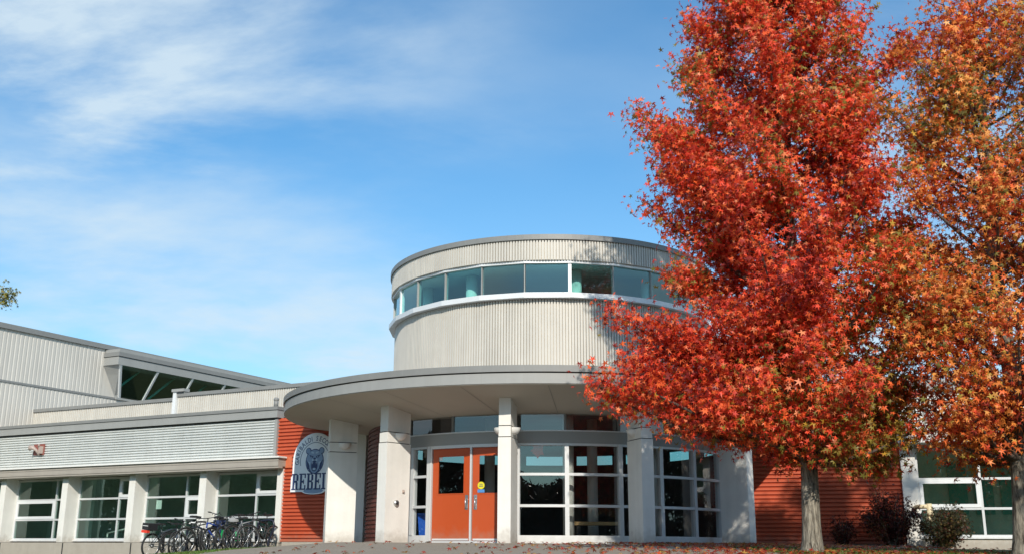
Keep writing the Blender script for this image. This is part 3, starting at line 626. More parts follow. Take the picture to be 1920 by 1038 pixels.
# small fittings on the second column
c, t, o = SC[1]
def onface(r, z, d): return o + c * r + t * (.145 + d) + Vector((0, 0, z))
mb = MB(); mb.tube([onface(5.78, .86, 0), onface(5.78, .86, .05)], .065, 20); tag(mb.build('door_push_button', M['steel'], None), 'round steel push button plate low on the column left of the doors', 'door button')
bt = MB(); bt.tube([onface(5.78, .86, .05), onface(5.78, .86, .065)], .04, 16); b_ = bt.build('button', M['black'], bpy.data.objects['door_push_button'])
mb = MB(); bx = lambda a, b: mb.box(a, b, lambda x, y, z: o + c * x + t * (.145 + y) + Vector((0, 0, z)))
bx((5.54, 0, 1.10), (5.59, .03, 1.17)); bx((5.55, .03, 1.115), (5.58, .05, 1.15)); tag(mb.build('card_reader', M['horn'], None), 'tiny tan card reader above the round push button on the column', 'card reader')
# red oxide horn on the silver wall
P = LW(-10.55, .5, 3.02)
e = empty('wall_horn', P, 'rusty red plate with a curled horn mounted on the silver cladding at far left', 'alarm horn')
mb = MB(); mb.box((-10.80, .501, 2.84), (-10.30, .55, 3.20), LW); mb.build('plate', M['redrust'], e)
mb = MB(); mb.tube([LW(-10.70, .78, 3.06), LW(-10.6, .74, 3.07), LW(-10.5, .68, 2.99), LW(-10.47, .62, 2.9), LW(-10.5, .55, 2.86)], [.10, .07, .05, .04, .04], 12); mb.build('horn', M['horn'], e)
mb = MB(); mb.box((-10.42, .55, 2.88), (-10.32, .66, 3.12), LW); mb.tube([LW(-10.5, .6, 3.1), LW(-10.36, .7, 3.16)], .03, 8); mb.build('driver_box', M['horn'], e)

# ------------------------------------------------------------------ round team sign
SG = empty('wall_sign', LW(.74, .02, 1.45), 'white arched school team sign with a bear head and navy lettering on the orange wall', 'sign')
SU, SZ = 0.77, 2.31
def sxf(x, z, o): return OW(SU + x, o, SZ + z)
ol = [(0.80 * sin(t), 0.80 * cos(t)) for t in [pi * (-.5 + i / 40) for i in range(41)]]
ol += [(.80, -.42), (.84, -.45), (.84, -.88), (.42, -.88)] + [(.42 * cos(t), -.86 - .10 * sin(t)) for t in [pi * i / 12 for i in range(1, 12)]] + [(-.42, -.88), (-.84, -.88), (-.84, -.45), (-.80, -.42)]
mb = MB(); mb.prism(ol[::-1], sxf, .012, .045); mb.build('panel', M['signwhite'], SG)
def strokes(mb, ring_r, w, a0, a1, o0, o1, n=30, c0=(0, 0), sx=1):
    pts = []
    for i in range(n + 1):
        a = R(a0 + (a1 - a0) * i / n); pts.append((sin(a) * (ring_r + w) * sx + c0[0], cos(a) * (ring_r + w) + c0[1]))
    for i in range(n, -1, -1):
        a = R(a0 + (a1 - a0) * i / n); pts.append((sin(a) * ring_r * sx + c0[0], cos(a) * ring_r + c0[1]))
    for i in range(n):
        q = [pts[i], pts[i + 1], pts[2 * n - i], pts[2 * n + 1 - i]]; mb.prism(q[::-1], sxf, o0, o1)
mb = MB(); strokes(mb, .515, .018, -105, 88, .0455, .048); mb.build('arc_line', M['lettergrey'], SG)
# letters
dg = bpy.context.evaluated_depsgraph_get()
def glyph(ch, size, off=0.0):
    cu = bpy.data.curves.new('g', 'FONT'); cu.body = ch; cu.size = size; cu.align_x = 'CENTER'; cu.offset = off; cu.extrude = 0.0; cu.resolution_u = 4
    ob = bpy.data.objects.new('g', cu); S.collection.objects.link(ob); bpy.context.view_layer.update()
    me = ob.evaluated_get(bpy.context.evaluated_depsgraph_get()).to_mesh()
    vs = [tuple(v.co) for v in me.vertices]; fs = [tuple(p.vertices) for p in me.polygons]
    bpy.data.objects.remove(ob); bpy.data.curves.remove(cu); return vs, fs
mb = MB(); txt = 'GARIBALDI SECONDARY'; a0 = -98; step = 196 / (len(txt) - 1)
adv = {'I': .55, ' ': .75}; tot = sum(adv.get(c_, 1) for c_ in txt); acc = 0
for ch in txt:
    wch = adv.get(ch, 1); a = R(-100 + 200 * (acc + wch / 2) / tot); acc += wch
    if ch == ' ': continue
    vs, fs = glyph(ch, .20, .004)
    out = []
    for x, y, z in vs:
        x *= .82; rr = .575 + y; out.append(sxf(sin(a) * rr + cos(a) * x, cos(a) * rr - sin(a) * x, .0465))
    mb.add(out, fs)
mb.build('arc_lettering', M['lettergrey'], SG, fix=False)
mb = MB(); hh, ww, st = .46, .235, .062
def bxl(x0, z0, x1, z1): mb.prism([(x0, z0), (x0, z1), (x1, z1), (x1, z0)][::-1] if False else [(x0, z0), (x1, z0), (x1, z1), (x0, z1)], sxf, .046, .056)
x = -.80; zb = -.82
for ch in 'REBELS':
    s3 = st * .55
    L_ = lambda a, b, c_, d: bxl(x + a, zb + b, x + c_, zb + d)
    if ch in 'REBL':
        L_(.035, s3, .035 + st, hh - s3); L_(0, 0, .14, s3); L_(0, hh - s3, .14, hh)
    if ch == 'E':
        L_(.14, 0, ww, s3); L_(.14, hh - s3, ww, hh); L_(ww - .035, s3, ww, .13); L_(ww - .035, hh - .13, ww, hh - s3); L_(.035 + st, hh / 2 - .025, ww - .06, hh / 2 + .025); L_(ww - .085, hh / 2 - .06, ww - .06, hh / 2 - .025); L_(ww - .085, hh / 2 + .025, ww - .06, hh / 2 + .06)
    if ch == 'L': L_(.14, 0, ww, s3); L_(ww - .035, s3, ww, .16)
    if ch == 'R':
        L_(.14, hh - s3, ww - .04, hh); L_(ww - st, hh / 2 + .03, ww, hh - s3); L_(.035 + st, hh / 2 - .02, ww - .04, hh / 2 + .03); L_(ww - st - .015, s3, ww - .02, hh / 2 - .02); L_(ww - .075, 0, ww + .015, s3)
    if ch == 'B':
        L_(.14, hh - s3, ww - .04, hh); L_(ww - st, hh / 2 + .03, ww, hh - s3); L_(.035 + st, hh / 2 - .02, ww - .04, hh / 2 + .03); L_(ww - st, s3, ww, hh / 2 - .02); L_(.14, 0, ww - .04, s3)
    if ch == 'S':
        L_(0, 0, ww, s3); L_(0, hh - s3, ww, hh); L_(0, hh / 2, st, hh - s3); L_(ww - st, s3, ww, hh / 2 + .03); L_(st, hh / 2 - .0, ww - st, hh / 2 + .05); L_(0, s3, .04, .13); L_(ww - .04, hh - .13, ww, hh - s3)
    x += .272
mb.build('slab_lettering', M['navy'], SG)
# bear head in layered flat shapes
def disc(mb, cx_, cz, rx, rz, o0, o1, n=22): mb.prism([(cx_ + rx * cos(2 * pi * i / n), cz + rz * sin(2 * pi * i / n)) for i in range(n)], sxf, o0, o1)
BY = -.02
h1 = MB(); disc(h1, 0, BY, .33, .36, .046, .050); disc(h1, -.235, BY + .30, .10, .10, .046, .050); disc(h1, .235, BY + .30, .10, .10, .046, .050); h1.build('bear_outline', M['navy'], SG)
h2 = MB(); disc(h2, 0, BY, .305, .335, .0503, .053); disc(h2, -.24, BY + .305, .075, .075, .0503, .053); disc(h2, .24, BY + .305, .075, .075, .0503, .053); h2.build('bear_fur', M['signgrey'], SG)
h3 = MB()
for s_ in (-1, 1):
    h3.prism([(s_ * .05, BY + .15), (s_ * .20, BY + .19), (s_ * .13, BY + .10), (s_ * .06, BY + .10)][::s_], sxf, .0533, .056)
    h3.prism([(s_ * .30, BY + .05), (s_ * .20, BY - .06), (s_ * .17, BY - .22), (s_ * .25, BY - .22)][::s_], sxf, .0533, .056)
    h3.prism([(s_ * .22, BY - .12), (s_ * .12, BY - .28), (s_ * .05, BY - .33), (s_ * .16, BY - .31)][::s_], sxf, .0533, .056)
disc(h3, 0, BY - .13, .115, .16, .0533, .056); disc(h3, 0, BY + .075, .05, .03, .0563, .059); h3.build('bear_dark_marks', M['navy'], SG)
h4 = MB(); disc(h4, 0, BY + .04, .10, .06, .0533, .0558)
for s_ in (-1, 1):
    h4.prism([(s_ * .255, BY + .0), (s_ * .15, BY - .02), (s_ * .17, BY - .12)][::s_], sxf, .0533, .0558); h4.prism([(s_ * .03, BY + .27), (s_ * .14, BY + .29), (s_ * .12, BY + .23), (s_ * .03, BY + .22)][::s_], sxf, .0533, .0558)
    h4.prism([(s_ * .05, BY - .02), (s_ * .08, BY - .02), (s_ * .065, BY - .09)][::s_], sxf, .0563, .059)
    disc(h4, s_ * .11, BY + .125, .022, .012, .0563, .059, 8)
disc(h4, 0, BY - .22, .055, .035, .0563, .059, 14); h4.build('bear_light_marks', M['signlight'], SG)
h5 = MB(); disc(h5, 0, -.86, .36, .075, .0455, .0458); h5.build('blue_bulge', M['signgrey'], SG)

# ------------------------------------------------------------------ things behind the glass
e = empty('recycling_bin', (-2.0, 25.75, 0), 'blue recycling bin standing behind the glass left of the doors', 'recycling bin')
mb = MB(); vs = [(-2.0 + sx * w, 25.75 + sy * w, z) for z, w in ((0.01, .17), (.62, .22)) for sx, sy in ((-1, -1), (1, -1), (1, 1), (-1, 1))]
mb.add(vs, [(0, 3, 2, 1), (4, 5, 6, 7), (0, 1, 5, 4), (1, 2, 6, 5), (2, 3, 7, 6), (3, 0, 4, 7)]); mb.build('body', M['blue'], e)
mb = MB(); mb.box((-2.24, 25.51, .62), (-1.76, 25.99, .67)); mb.build('lid', M['blue'], e)
e = empty('wooden_bench', (2.0, 25.2, 0), 'wooden bench inside the hall behind the window right of the slim column', 'bench')
mb = MB(); mb.box((1.45, 25.0, .40), (2.65, 25.42, .48)); mb.build('seat', M['wood'], e)
for x in (1.55, 2.5):
    mb = MB(); mb.box((x, 25.05, 0), (x + .06, 25.37, .40)); mb.build('leg', M['black'], e)
e = MB()
for i in range(7):
    a = i * .9; cx0, cz0 = .62 + .05 * sin(a * 2.3), 2.12 + .11 * (i / 3 - 1)
    e.prism([(cx0 + .13 * (1 if k % 2 == 0 else .55) * cos(k * pi / 4 + a), cz0 + .13 * (1 if k % 2 == 0 else .55) * sin(k * pi / 4 + a)) for k in range(8)], lambda x, z, y: (x, 24.42 + y, z), i * .012, i * .012 + .008)
tag(e.build('hanging_decoration', M['red'], None), 'red paper leaf decoration hanging inside the top pane by the slim column', 'decoration')
mb = MB(); mb.box((-5.50, -.06, 1.02), (-5.27, -.055, 1.30), LW); tag(mb.build('paper_notice', M['paper'], None), 'white paper notice taped inside the classroom window behind the dark grey bicycle', 'notice')
mb = MB(); a_, b_ = LW(-8.5, -.9, .30), LW(-6.6, -.9, .62); mb.tube([a_, b_], .03, 8); mb.tube([a_, a_ - Vector((0, 0, .28))], .025, 8); mb.tube([b_, b_ - Vector((0, 0, .6))], .025, 8)
tag(mb.build('handrail', M['whitemetal'], None), 'pale sloping handrail seen through the lower panes of the second window from the left', 'handrail')
# cream fire pipe
e = empty('standpipe', RW(4.72, .12, .9), 'cream yellow fire pipe elbow with valve on the white pilaster at right', 'fire pipe')
mb = MB(); mb.tube([RW(4.62, .12, .95), RW(4.66, .45, .95)], .055, 12); mb.tube([RW(4.60, .44, .95), RW(4.93, .46, .96)], .055, 12); mb.tube([RW(4.92, .46, 1.03), RW(4.93, .46, .62)], .07, 12); mb.build('pipe', M['pipe'], e)
mb = MB(); mb.tube([RW(4.93, .46, .70), RW(4.93, .46, .58)], .10, 14); mb.tube([RW(4.86, .46, .78), RW(5.0, .46, .78)], .085, 12); mb.build('valve', M['pipe'], e)

# ------------------------------------------------------------------ bicycles
def bike(u, off, heading, lean, framecol, sc, label, extras=(), bar='flat', turn=0.0, tyre=M['rubber']):
    """local axes: x forward, y left, z up; rear wheel centre at (-.52), front at (.53)"""
    P0 = LW(u, off, 0); g = gz(P0.x, P0.y)
    base = Vector((P0.x, P0.y, g)); hd = R(heading)
    dirn = (-LW.n * cos(hd) + LW.u * sin(hd)); side = Vector((-dirn.y, dirn.x, 0)); upv = Vector((0, 0, 1)) * cos(R(lean)) + side * sin(R(lean)); side2 = side * cos(R(lean)) - Vector((0, 0, 1)) * sin(R(lean))
    def X(x, y, z): return base + dirn * (x * sc) + side2 * (y * sc) + upv * (z * sc)
    e = empty('bicycle', base, label, 'bicycle', 'bicycles parked in the rack beside the orange wall')
    fm = mat('bike_paint', framecol, 0.35, var=0.04)
    r = .335
    def T(mb, *pts, rad=.016, n=7): mb.tube([X(*p) for p in pts], rad, n)
    for wx, tn in ((-.52, 0), (.53, turn)):
        ct, st_ = cos(R(tn)), sin(R(tn)); ax = (side2 * ct - dirn * st_)
        w = MB(); w.torus(X(wx, 0, r), r * sc - .02, .027, ax, 30, 7); tyre_o = w.build('wheel', tyre, e)
        w = MB(); w.torus(X(wx, 0, r), r * sc - .05, .010, ax, 30, 5); w.build('rim', M['steel'], tyre_o)
        w = MB(); cc_ = X(wx, 0, r); a1_ = ax.orthogonal().normalized(); b1 = ax.cross(a1_)
        for k in range(14):
            t_ = 2 * pi * k / 14; w.tube([cc_ + ax * (.03 if k % 2 else -.03), cc_ + (a1_ * cos(t_) + b1 * sin(t_)) * (r * sc - .05)], .0028, 3, False)
        w.tube([cc_ - ax * .06, cc_ + ax * .06], .022, 8); w.build('spokes', M['steel'], tyre_o)
    BB = (-.08, 0, .29); ST = (-.22, 0, .78); HT = (.36, 0, .82); HB = (.40, 0, .68)
    f = MB(); T(f, BB, ST, rad=.018); T(f, BB, HB, rad=.024); T(f, (-.205, 0, .70), HT, rad=.019); T(f, HT, HB, rad=.024)
    for s_ in (-1, 1): T(f, (-.52, s_ * .055, r), (-.08, s_ * .02, .29), rad=.011); T(f, (-.52, s_ * .055, r), (-.205, s_ * .02, .72), rad=.010)
    f.build('frame', fm, e)
    cxr, sxr = cos(R(turn)), sin(R(turn))
    k = MB(); T(k, HB, (.42, 0, .64), rad=.02)
    for s_ in (-1, 1): T(k, (.42, s_ * .05, .63), (.50, s_ * .055, .42), (.53, s_ * .055, r), rad=.013)
    T(k, (.42, -.055, .635), (.42, .055, .635), rad=.016); k.build('fork', M['black'] if 'susp' not in extras else M['steel'], e)
    h = MB(); hb = (.335, 0, .92) if bar != 'high' else (.32, 0, 1.0); T(h, HT, hb, rad=.015)
    tip = (hb[0] + .05, 0, hb[2])
    hw_ = .31
    def H(x, y, z): dx, dy = x - hb[0], y; return (hb[0] + dx * cxr - dy * sxr, dx * sxr + dy * cxr, z)
    T(h, hb, H(hb[0] + .06, 0, hb[2] + .01), rad=.016)
    T(h, H(hb[0] - .03, -hw_, hb[2] + .05), H(hb[0] + .05, -.12, hb[2] + .02), H(hb[0] + .06, 0, hb[2] + .01), H(hb[0] + .05, .12, hb[2] + .02), H(hb[0] - .03, hw_, hb[2] + .05), rad=.013)
    ho = h.build('handlebar', M['black'], e)
    for s_ in (-1, 1):
        gmb = MB(); T(gmb, H(hb[0] - .035, s_ * hw_ * 1.02, hb[2] + .052), H(hb[0] - .0, s_ * hw_ * .68, hb[2] + .04), rad=.019); T(gmb, H(hb[0] + .04, s_ * .2, hb[2] + .02), H(hb[0] + .07, s_ * .27, hb[2] - .02), rad=.007, n=5)
        gmb.build('grip', M['rubber'], ho)
    q = MB(); T(q, ST, (-.245, 0, .89), rad=.013)
    sad = [(-.39, .07, .90), (-.39, -.07, .90), (-.30, -.075, .91), (-.18, -.03, .90), (-.10, -.015, .895), (-.10, .015, .895), (-.18, .03, .90), (-.30, .075, .91)]
    vs = [X(*p) for p in sad] + [X(p[0], p[1], p[2] + .045) for p in sad]; n_ = 8
    q.add(vs, [tuple(range(n_)), tuple(range(2 * n_ - 1, n_ - 1, -1))] + [(i, i + n_, (i + 1) % n_ + n_, (i + 1) % n_) for i in range(n_)], False); q.build('saddle', M['black'], e)
    cmb_ = MB(); cmb_.torus(X(-.08, -.05, .29), .085 * sc, .008, side2, 20, 5); T(cmb_, (-.08, -.07, .29), (-.02, -.07, .14), rad=.012); T(cmb_, (-.08, .07, .29), (-.14, .07, .44), rad=.012)
    T(cmb_, (-.02, -.09, .14), (-.02, -.16, .14), rad=.02); T(cmb_, (-.14, .09, .44), (-.14, .16, .44), rad=.02); T(cmb_, (-.08, -.05, .375), (-.52, -.05, .375), rad=.005, n=4); T(cmb_, (-.08, -.05, .205), (-.52, -.05, .29), rad=.005, n=4)
    cmb_.torus(X(-.52, -.05, r), .05 * sc, .014, side2, 14, 5); cmb_.build('crankset', M['black'], e)
    def XB(a, b): return lambda x, y, z: X(x, y, z)
    if 'rack' in extras:
        k = MB(); T(k, (-.75, .06, .74), (-.28, .06, .76), rad=.007); T(k, (-.75, -.06, .74), (-.28, -.06, .76), rad=.007); T(k, (-.6, .06, .74), (-.53, .06, .36), rad=.006); T(k, (-.6, -.06, .74), (-.53, -.06, .36), rad=.006); k.build('carrier', M['black'], e)
        k = MB(); k.box((-.82, -.12, .76), (-.48, .12, .94), X); k.build('bag', M['black'], e)
        k = MB(); k.box((-.83, -.10, .86), (-.815, .10, .875), X); k.build('reflective_strip', M['paper'], e)
        k = MB(); k.box((-.84, -.11, .68), (-.74, .11, .75), X); k.build('rear_light', M['red'], e)
    if 'battery' in extras: k = MB(); k.box((-.16, -.04, .38), (-.08, .04, .66), X); k.build('battery', M['black'], e)
    if 'basketbag' in extras:
        k = MB(); k.box((.42, -.16, .62), (.62, .16, .86), X); k.build('front_bag', M['navy'], e)
    if 'fender' in extras:
        k = MB()
        for wx in (-.52, .53):
            T(k, *[(wx + (r + .035) * cos(a), 0, r + (r + .035) * sin(a)) for a in [R(30 + i * 14) for i in range(9)]], rad=.018, n=6)
        k.build('mudguard', M['black'], e)
    if 'whitegrip' in extras:
        k = MB(); T(k, (.30, .1, .95), (.38, .13, .99), (.42, .02, .97), (.38, -.1, .99), rad=.022); k.build('white_tape', M['paper'], e)
    if 'kicker' in extras:
        k = MB(); k.box((-.16, -.05, .30), (-.02, .05, .55), X); k.box((.40, -.07, .38), (.50, -.03, .60), X); k.build('green_guard', M['green'], e)
    return e, X
B = []
G_ = (0.05, 0.06, 0.065); 
specs = [
 (-3.35, 1.55, 0, -5, (0.045, 0.065, 0.075), 1.0, 'dark grey commuter bicycle with a black rear bag and red light, leftmost in the rack', ('rack', 'battery'), 'flat', 10),
 (-2.75, 1.40, 5, 4, (0.30, 0.31, 0.30), .96, 'grey bicycle with white taped handlebar, second from the left in the rack', ('whitegrip', 'fender'), 'flat', -15),
 (-2.35, 1.55, 186, 5, (0.06, 0.07, 0.055), 1.0, 'olive black bicycle parked tail to the wall beside the tall mountain bike', ('susp',), 'flat', 20),
 (-1.98, 1.50, 8, -3, (0.03, 0.03, 0.03), 1.10, 'tall black mountain bicycle with raised wide handlebars and a navy front bag', ('basketbag',), 'high', -12),
 (-1.42, 1.45, 176, -6, (0.02, 0.06, 0.32), 1.0, 'bright blue bicycle in the middle of the rack', ('susp',), 'flat', 22),
 (-1.05, 1.50, 4, 3, (0.04, 0.04, 0.045), 1.0, 'black bicycle with a grey helmet hanging on its handlebar', (), 'flat', -20),
 (-0.72, 1.45, 183, -4, (0.035, 0.04, 0.035), .98, 'green and black bicycle between the helmet bike and the dark bikes at right', ('kicker',), 'flat', 15),
 (-0.38, 1.35, 6, 5, (0.22, 0.23, 0.24), 1.02, 'silver grey bicycle, second from the right end of the rack', ('susp',), 'flat', 12),
 (-0.02, 1.20, 178, -4, (0.03, 0.032, 0.035), 1.0, 'black bicycle at the right end of the rack by the navy hoop', (), 'flat', -25)]
for s_ in specs: B.append(bike(*s_[:5], s_[5] * 1.05, s_[6], s_[7], s_[8], s_[9]))
e5, X5 = B[5]
hp = X5(.36, .10, .86); eh = empty('helmet', hp, 'grey cycling helmet hanging from the black bicycle handlebar', 'helmet')
mb = MB(); mb.sphere(hp, .13, (1.2, .85, .75), 16, 10, 0.0, 0.6); 
mb = MB(); vs = []
mb.sphere(hp, .14, (1.15, .9, .8), 16, 10, 0.42, 1.0); mb.build('shell', M['roof'], eh)
mb = MB(); mb.tube([hp + Vector((.1, 0, 0)), hp + Vector((.03, 0, -.12)), hp + Vector((-.08, 0, 0))], .006, 5); mb.build('strap', M['black'], eh)
# rack of hoops
rk = empty('bike_rack', LW(-1.4, 1.1, gz(-7.5, 30)), 'dark navy steel hoop rack holding the bicycles beside the orange wall', 'bike rack')
for i, u in enumerate((-3.3, -2.4, -1.5, -0.6, 0.28)):
    def hp_(x, z): q = LW(u - .28 + x, 1.05, 0); return Vector((q.x, q.y, gz(q.x, q.y) + z))
    mb = MB(); pts = [(-.32, -.05), (-.32, .62)] + [(-.32 + .16 - .16 * cos(t), .68 + .14 * sin(t)) for t in [pi / 2 * j / 4 for j in range(5)]] + [(.10, .82), (.22, .78), (.27, .66), (.22, .48), (.12, .30), (.08, .12), (.12, -.05)]
    mb.tube([hp_(x, z) for x, z in pts], .030, 10); mb.build('hoop', M['rackpaint'], rk)
mb = MB(); mb.tube([LW(-3.6, 1.05, gz(*LW(-3.6, 1.05, 0)[:2]) + .03), LW(.3, 1.05, gz(*LW(.3, 1.05, 0)[:2]) + .03)], .025, 8); mb.build('base_rail', M['rackpaint'], rk)

# ------------------------------------------------------------------ leaves, trees
def star(nl=5):
    ang = [90, 90 - 58, 90 + 58, 90 - 122, 90 + 122]; ang = sorted(ang); tips = []
    L = {90: 1.0, 32: .92, 148: .92, -32: .62, 212: .62}
    V = [(0, 0, 0)]; F = []
    k = len(ang)
    for i, a in enumerate(ang):
        l_ = L[a]; prev = ang[i - 1] if i else a - 52; nxt = ang[i + 1] if i < k - 1 else a + 52
        na, nb = (a + prev) / 2, (a + nxt) / 2
        ra = .30
        b0 = len(V)
        V += [(ra * cos(R(na)), ra * sin(R(na)), .03), (l_ * cos(R(a)), l_ * sin(R(a)), -.16), (ra * cos(R(nb)), ra * sin(R(nb)), .03)]
        F.append((0, b0, b0 + 1, b0 + 2))
    V = np.array(V, float); V[:, 1] -= .1
    return V, np.array(F)
SV, SF = star()
def leaves(name, P, size, cols, m, parent, droop=0.45, seed=1, tmpl=(SV, SF), facing=None):
    r = np.random.default_rng(seed); n = len(P); V, F = tmpl
    # leaf normals: random but biased outward/up; leaf tip hangs down
    nrm = r.normal(size=(n, 3)); nrm[:, 2] += .35
    if facing is not None: nrm += facing * 1.05
    nrm /= np.linalg.norm(nrm, axis=1)[:, None]
    d = r.normal(size=(n, 3)) * .8; d[:, 2] -= droop * 2
    t = d - (d * nrm).sum(1)[:, None] * nrm; t /= np.linalg.norm(t, axis=1)[:, None] + 1e-9
    s = np.cross(t, nrm); sz = size * (.5 + .75 * r.beta(2.2, 1.6, n))
    fold = r.uniform(-.3, 2.8, n); asp = r.uniform(.72, 1.12, n)
    co = P[:, None, :] + (V[None, :, 0, None] * asp[:, None, None] * s[:, None, :] + V[None, :, 1, None] * t[:, None, :] + V[None, :, 2, None] * fold[:, None, None] * nrm[:, None, :]) * sz[:, None, None]
    co = co.reshape(-1, 3); k = len(V); fs = (F[None] + (np.arange(n) * k)[:, None, None]).reshape(-1, F.shape[1])
    me = bpy.data.meshes.new(name); me.vertices.add(len(co)); me.vertices.foreach_set('co', co.ravel())
    q = F.shape[1]; me.loops.add(len(fs) * q); me.loops.foreach_set('vertex_index', fs.ravel().astype(np.int32))
    me.polygons.add(len(fs)); me.polygons.foreach_set('loop_start', np.arange(0, len(fs) * q, q, dtype=np.int32)); me.polygons.foreach_set('loop_total', np.full(len(fs), q, dtype=np.int32))
    me.update(calc_edges=True)
    at = me.color_attributes.new('leafcol', 'FLOAT_COLOR', 'POINT')
    cc_ = np.concatenate([np.repeat(cols, k, 0), np.ones((n * k, 1))], 1); at.data.foreach_set('color', cc_.ravel())
    me.materials.append(m); o = bpy.data.objects.new(name, me); S.collection.objects.link(o)
    if parent: o.parent = parent; o.matrix_parent_inverse = inv(parent)
    return o
def tree(base, lean, H, prof, n_limb, leafn, palette, label, extra=(), trunk_r=.15, seed=3, lsize=.085, zmin=1.35, spread=.17, twigs=8, cat='tree', name='sweetgum_tree', ysq=1.0):
    r = np.random.default_rng(seed); e = empty(name, base, label, cat)
    bx_, by_, bz_ = base
    def tr(z):  # trunk centre at height above base
        t = z / H; return np.array([bx_ + lean[0] * t + .05 * sin(t * 9), by_ + lean[1] * t + .04 * cos(t * 7), bz_ + z])
    def rad(z): return trunk_r * max(.04, (1 - z / H)) ** .75 * (1 + .35 * math.exp(-z / .18))
    mb = MB(); zs = [-.3, 0, .08, .2, .4, .8] + list(np.arange(1.3, H, .5)) + [H]
    mb.tube([Vector(tr(z)) for z in zs], [rad(max(z, 0)) for z in zs], 14); 
    tk = mb.build('trunk', M['bark'], e)
    zp = np.array([p[0] for p in prof]); lp = np.array([p[1] for p in prof]); rp = np.array([p[2] for p in prof])
    limbs = []
    for i in range(n_limb):
        ztip = zmin + (H - .2 - zmin) * ((i + .5 + r.uniform(-.4, .4)) / n_limb) ** .95
        az = i * 2.39996 + r.uniform(-.4, .4)
        w = (1 + cos(az)) / 2; rr = (np.interp(ztip, zp, rp) * w + np.interp(ztip, zp, lp) * (1 - w)) * r.uniform(.78, 1.04)
        c0 = tr(ztip); tip = c0 + np.array([cos(az) * rr, sin(az) * rr * ysq, r.uniform(-.1, .15)])
        zs_ = max(zmin, ztip - rr * r.uniform(.55, .95) - .1) if ztip > zmin + 1 else zmin + .05
        limbs.append((tr(min(zs_, H - .3)), tip, rad(zs_) * .33))
    for (tx, ty, tz, zst) in extra: limbs.append((tr(zst), np.array([tx, ty, tz]), rad(zst) * .5))
    bm_ = MB(); P = []; Fc = []
    def bez(a, b, sag, k): t = np.linspace(0, 1, k)[:, None]; m = a * (1 - t) + b * t; m[:, 2] += sag * (t[:, 0] * (1 - t[:, 0])) * 4; return m
    per = leafn / len(limbs)
    for a, b, rr in limbs:
        Lg = np.linalg.norm(b - a); path = bez(a, b, -.06 * Lg + r.uniform(-.05, .03) * Lg, 7)
        bm_.tube([Vector(p) for p in path], [max(.006, rr * (1 - t) + .008) for t in np.linspace(0, 1, 7)], 6, False)
        nt_ = max(3, int(twigs * (Lg / 2.2)))
        ncl = 0; cl = []
        for j in range(nt_):
            f = r.uniform(.18, 1.0) ** .8; q = path[0] * 0 + np.array([np.interp(f, np.linspace(0, 1, 7), path[:, k_]) for k_ in range(3)])
            tl = (.65 - .38 * f) * min(1, Lg / 1.6) * r.uniform(.6, 1.1); dv = r.normal(size=3); dv[2] = abs(dv[2]) * .5; dv += (b - a) / (Lg + 1e-6) * .9; dv /= np.linalg.norm(dv)
            q2 = q + dv * tl; bm_.tube([Vector(q), Vector((q + q2) / 2 + np.array([0, 0, -.02])), Vector(q2)], [.010, .007, .004], 4, False)
            cl.append((q, q2))
        cl.append((path[4], path[6])); cl.append((path[5], path[6]))
        npt = int(per * (Lg / 2.0) ** .9) + 20
        for _ in range(1):
            idx = r.integers(0, len(cl), npt); tt = r.uniform(.1, 1.08, npt)
            A = np.array([c_[0] for c_ in cl])[idx]; B_ = np.array([c_[1] for c_ in cl])[idx]
            P.append(A + (B_ - A) * tt[:, None] + r.normal(size=(npt, 3)) * spread * np.array([1, 1, .75]))
    bm_.build('limbs', M['twig'], tk)
    P = np.concatenate(P); c2 = np.array([tr(0)[:2]]); out_ = P[:, :2] - c2; out_ /= np.linalg.norm(out_, axis=1)[:, None] + .2
    fac = np.concatenate([out_, np.full((len(P), 1), .15)], 1)
    cols = palette(P, r); o = leaves('crown', P, lsize, cols, M['leaf'], e, seed=seed, facing=fac)
    print(label[:30], 'leaves', len(P)); return e
def vnoise(P, sc, seed):
    r = np.random.default_rng(seed); k = r.normal(size=(6, 3)) * sc; ph = r.uniform(0, 6.28, 6)
    return np.sin(P @ k.T + ph).mean(1) * 1.6
def pick(P, r, pal, w, nz, yel=None):
    pal = np.array(pal); w = np.array(w, float); n = len(P)
    q = np.clip(r.uniform(size=n) + nz * .28, 0, .9999); cum = np.cumsum(w) / w.sum(); idx = np.searchsorted(cum, q); c_ = pal[np.clip(idx, 0, len(pal) - 1)]
    return np.clip(c_ * r.uniform(.75, 1.25, (n, 1)) * r.uniform(.93, 1.07, (n, 3)), 0, 1)
def pal1(P, r):
    nz = vnoise(P, 1.6, 5); pal = [(.26, .026, .02), (.58, .050, .028), (.82, .080, .032), (.90, .150, .040), (.86, .26, .11), (.66, .32, .05), (.26, .21, .04)]
    w = [.9, 2.6, 4, 3.8, 1.6, .3, .03]
    z = P[:, 2]; zone_ = np.clip((4.6 - z) / 3.2, 0, 1) * np.clip((P[:, 0] - 4.3) / 1.6, 0, 1) + .35 * np.clip((P[:, 0] - 5.0) / 1.5, 0, 1) + .25 * np.clip((3 - z) / 2, 0, 1)
    c_ = pick(P, r, pal, w, nz + zone_ * 1.1)
    yg = r.uniform(size=len(P)) < .33 * zone_; c_[yg] = np.array([(.30, .19, .03), (.52, .30, .04), (.22, .17, .03)])[r.integers(0, 3, yg.sum())] * r.uniform(.7, 1.3, (yg.sum(), 1)); return c_
def pal2(P, r):
    nz = vnoise(P, 1.5, 9); pal = [(.32, .04, .022), (.62, .085, .032), (.82, .165, .042), (.86, .28, .055), (.84, .38, .10), (.56, .36, .06), (.20, .18, .04)]
    c_ = pick(P, r, pal, [.5, 2.0, 3.2, 3.4, 2.0, .9, .2], nz); return c_
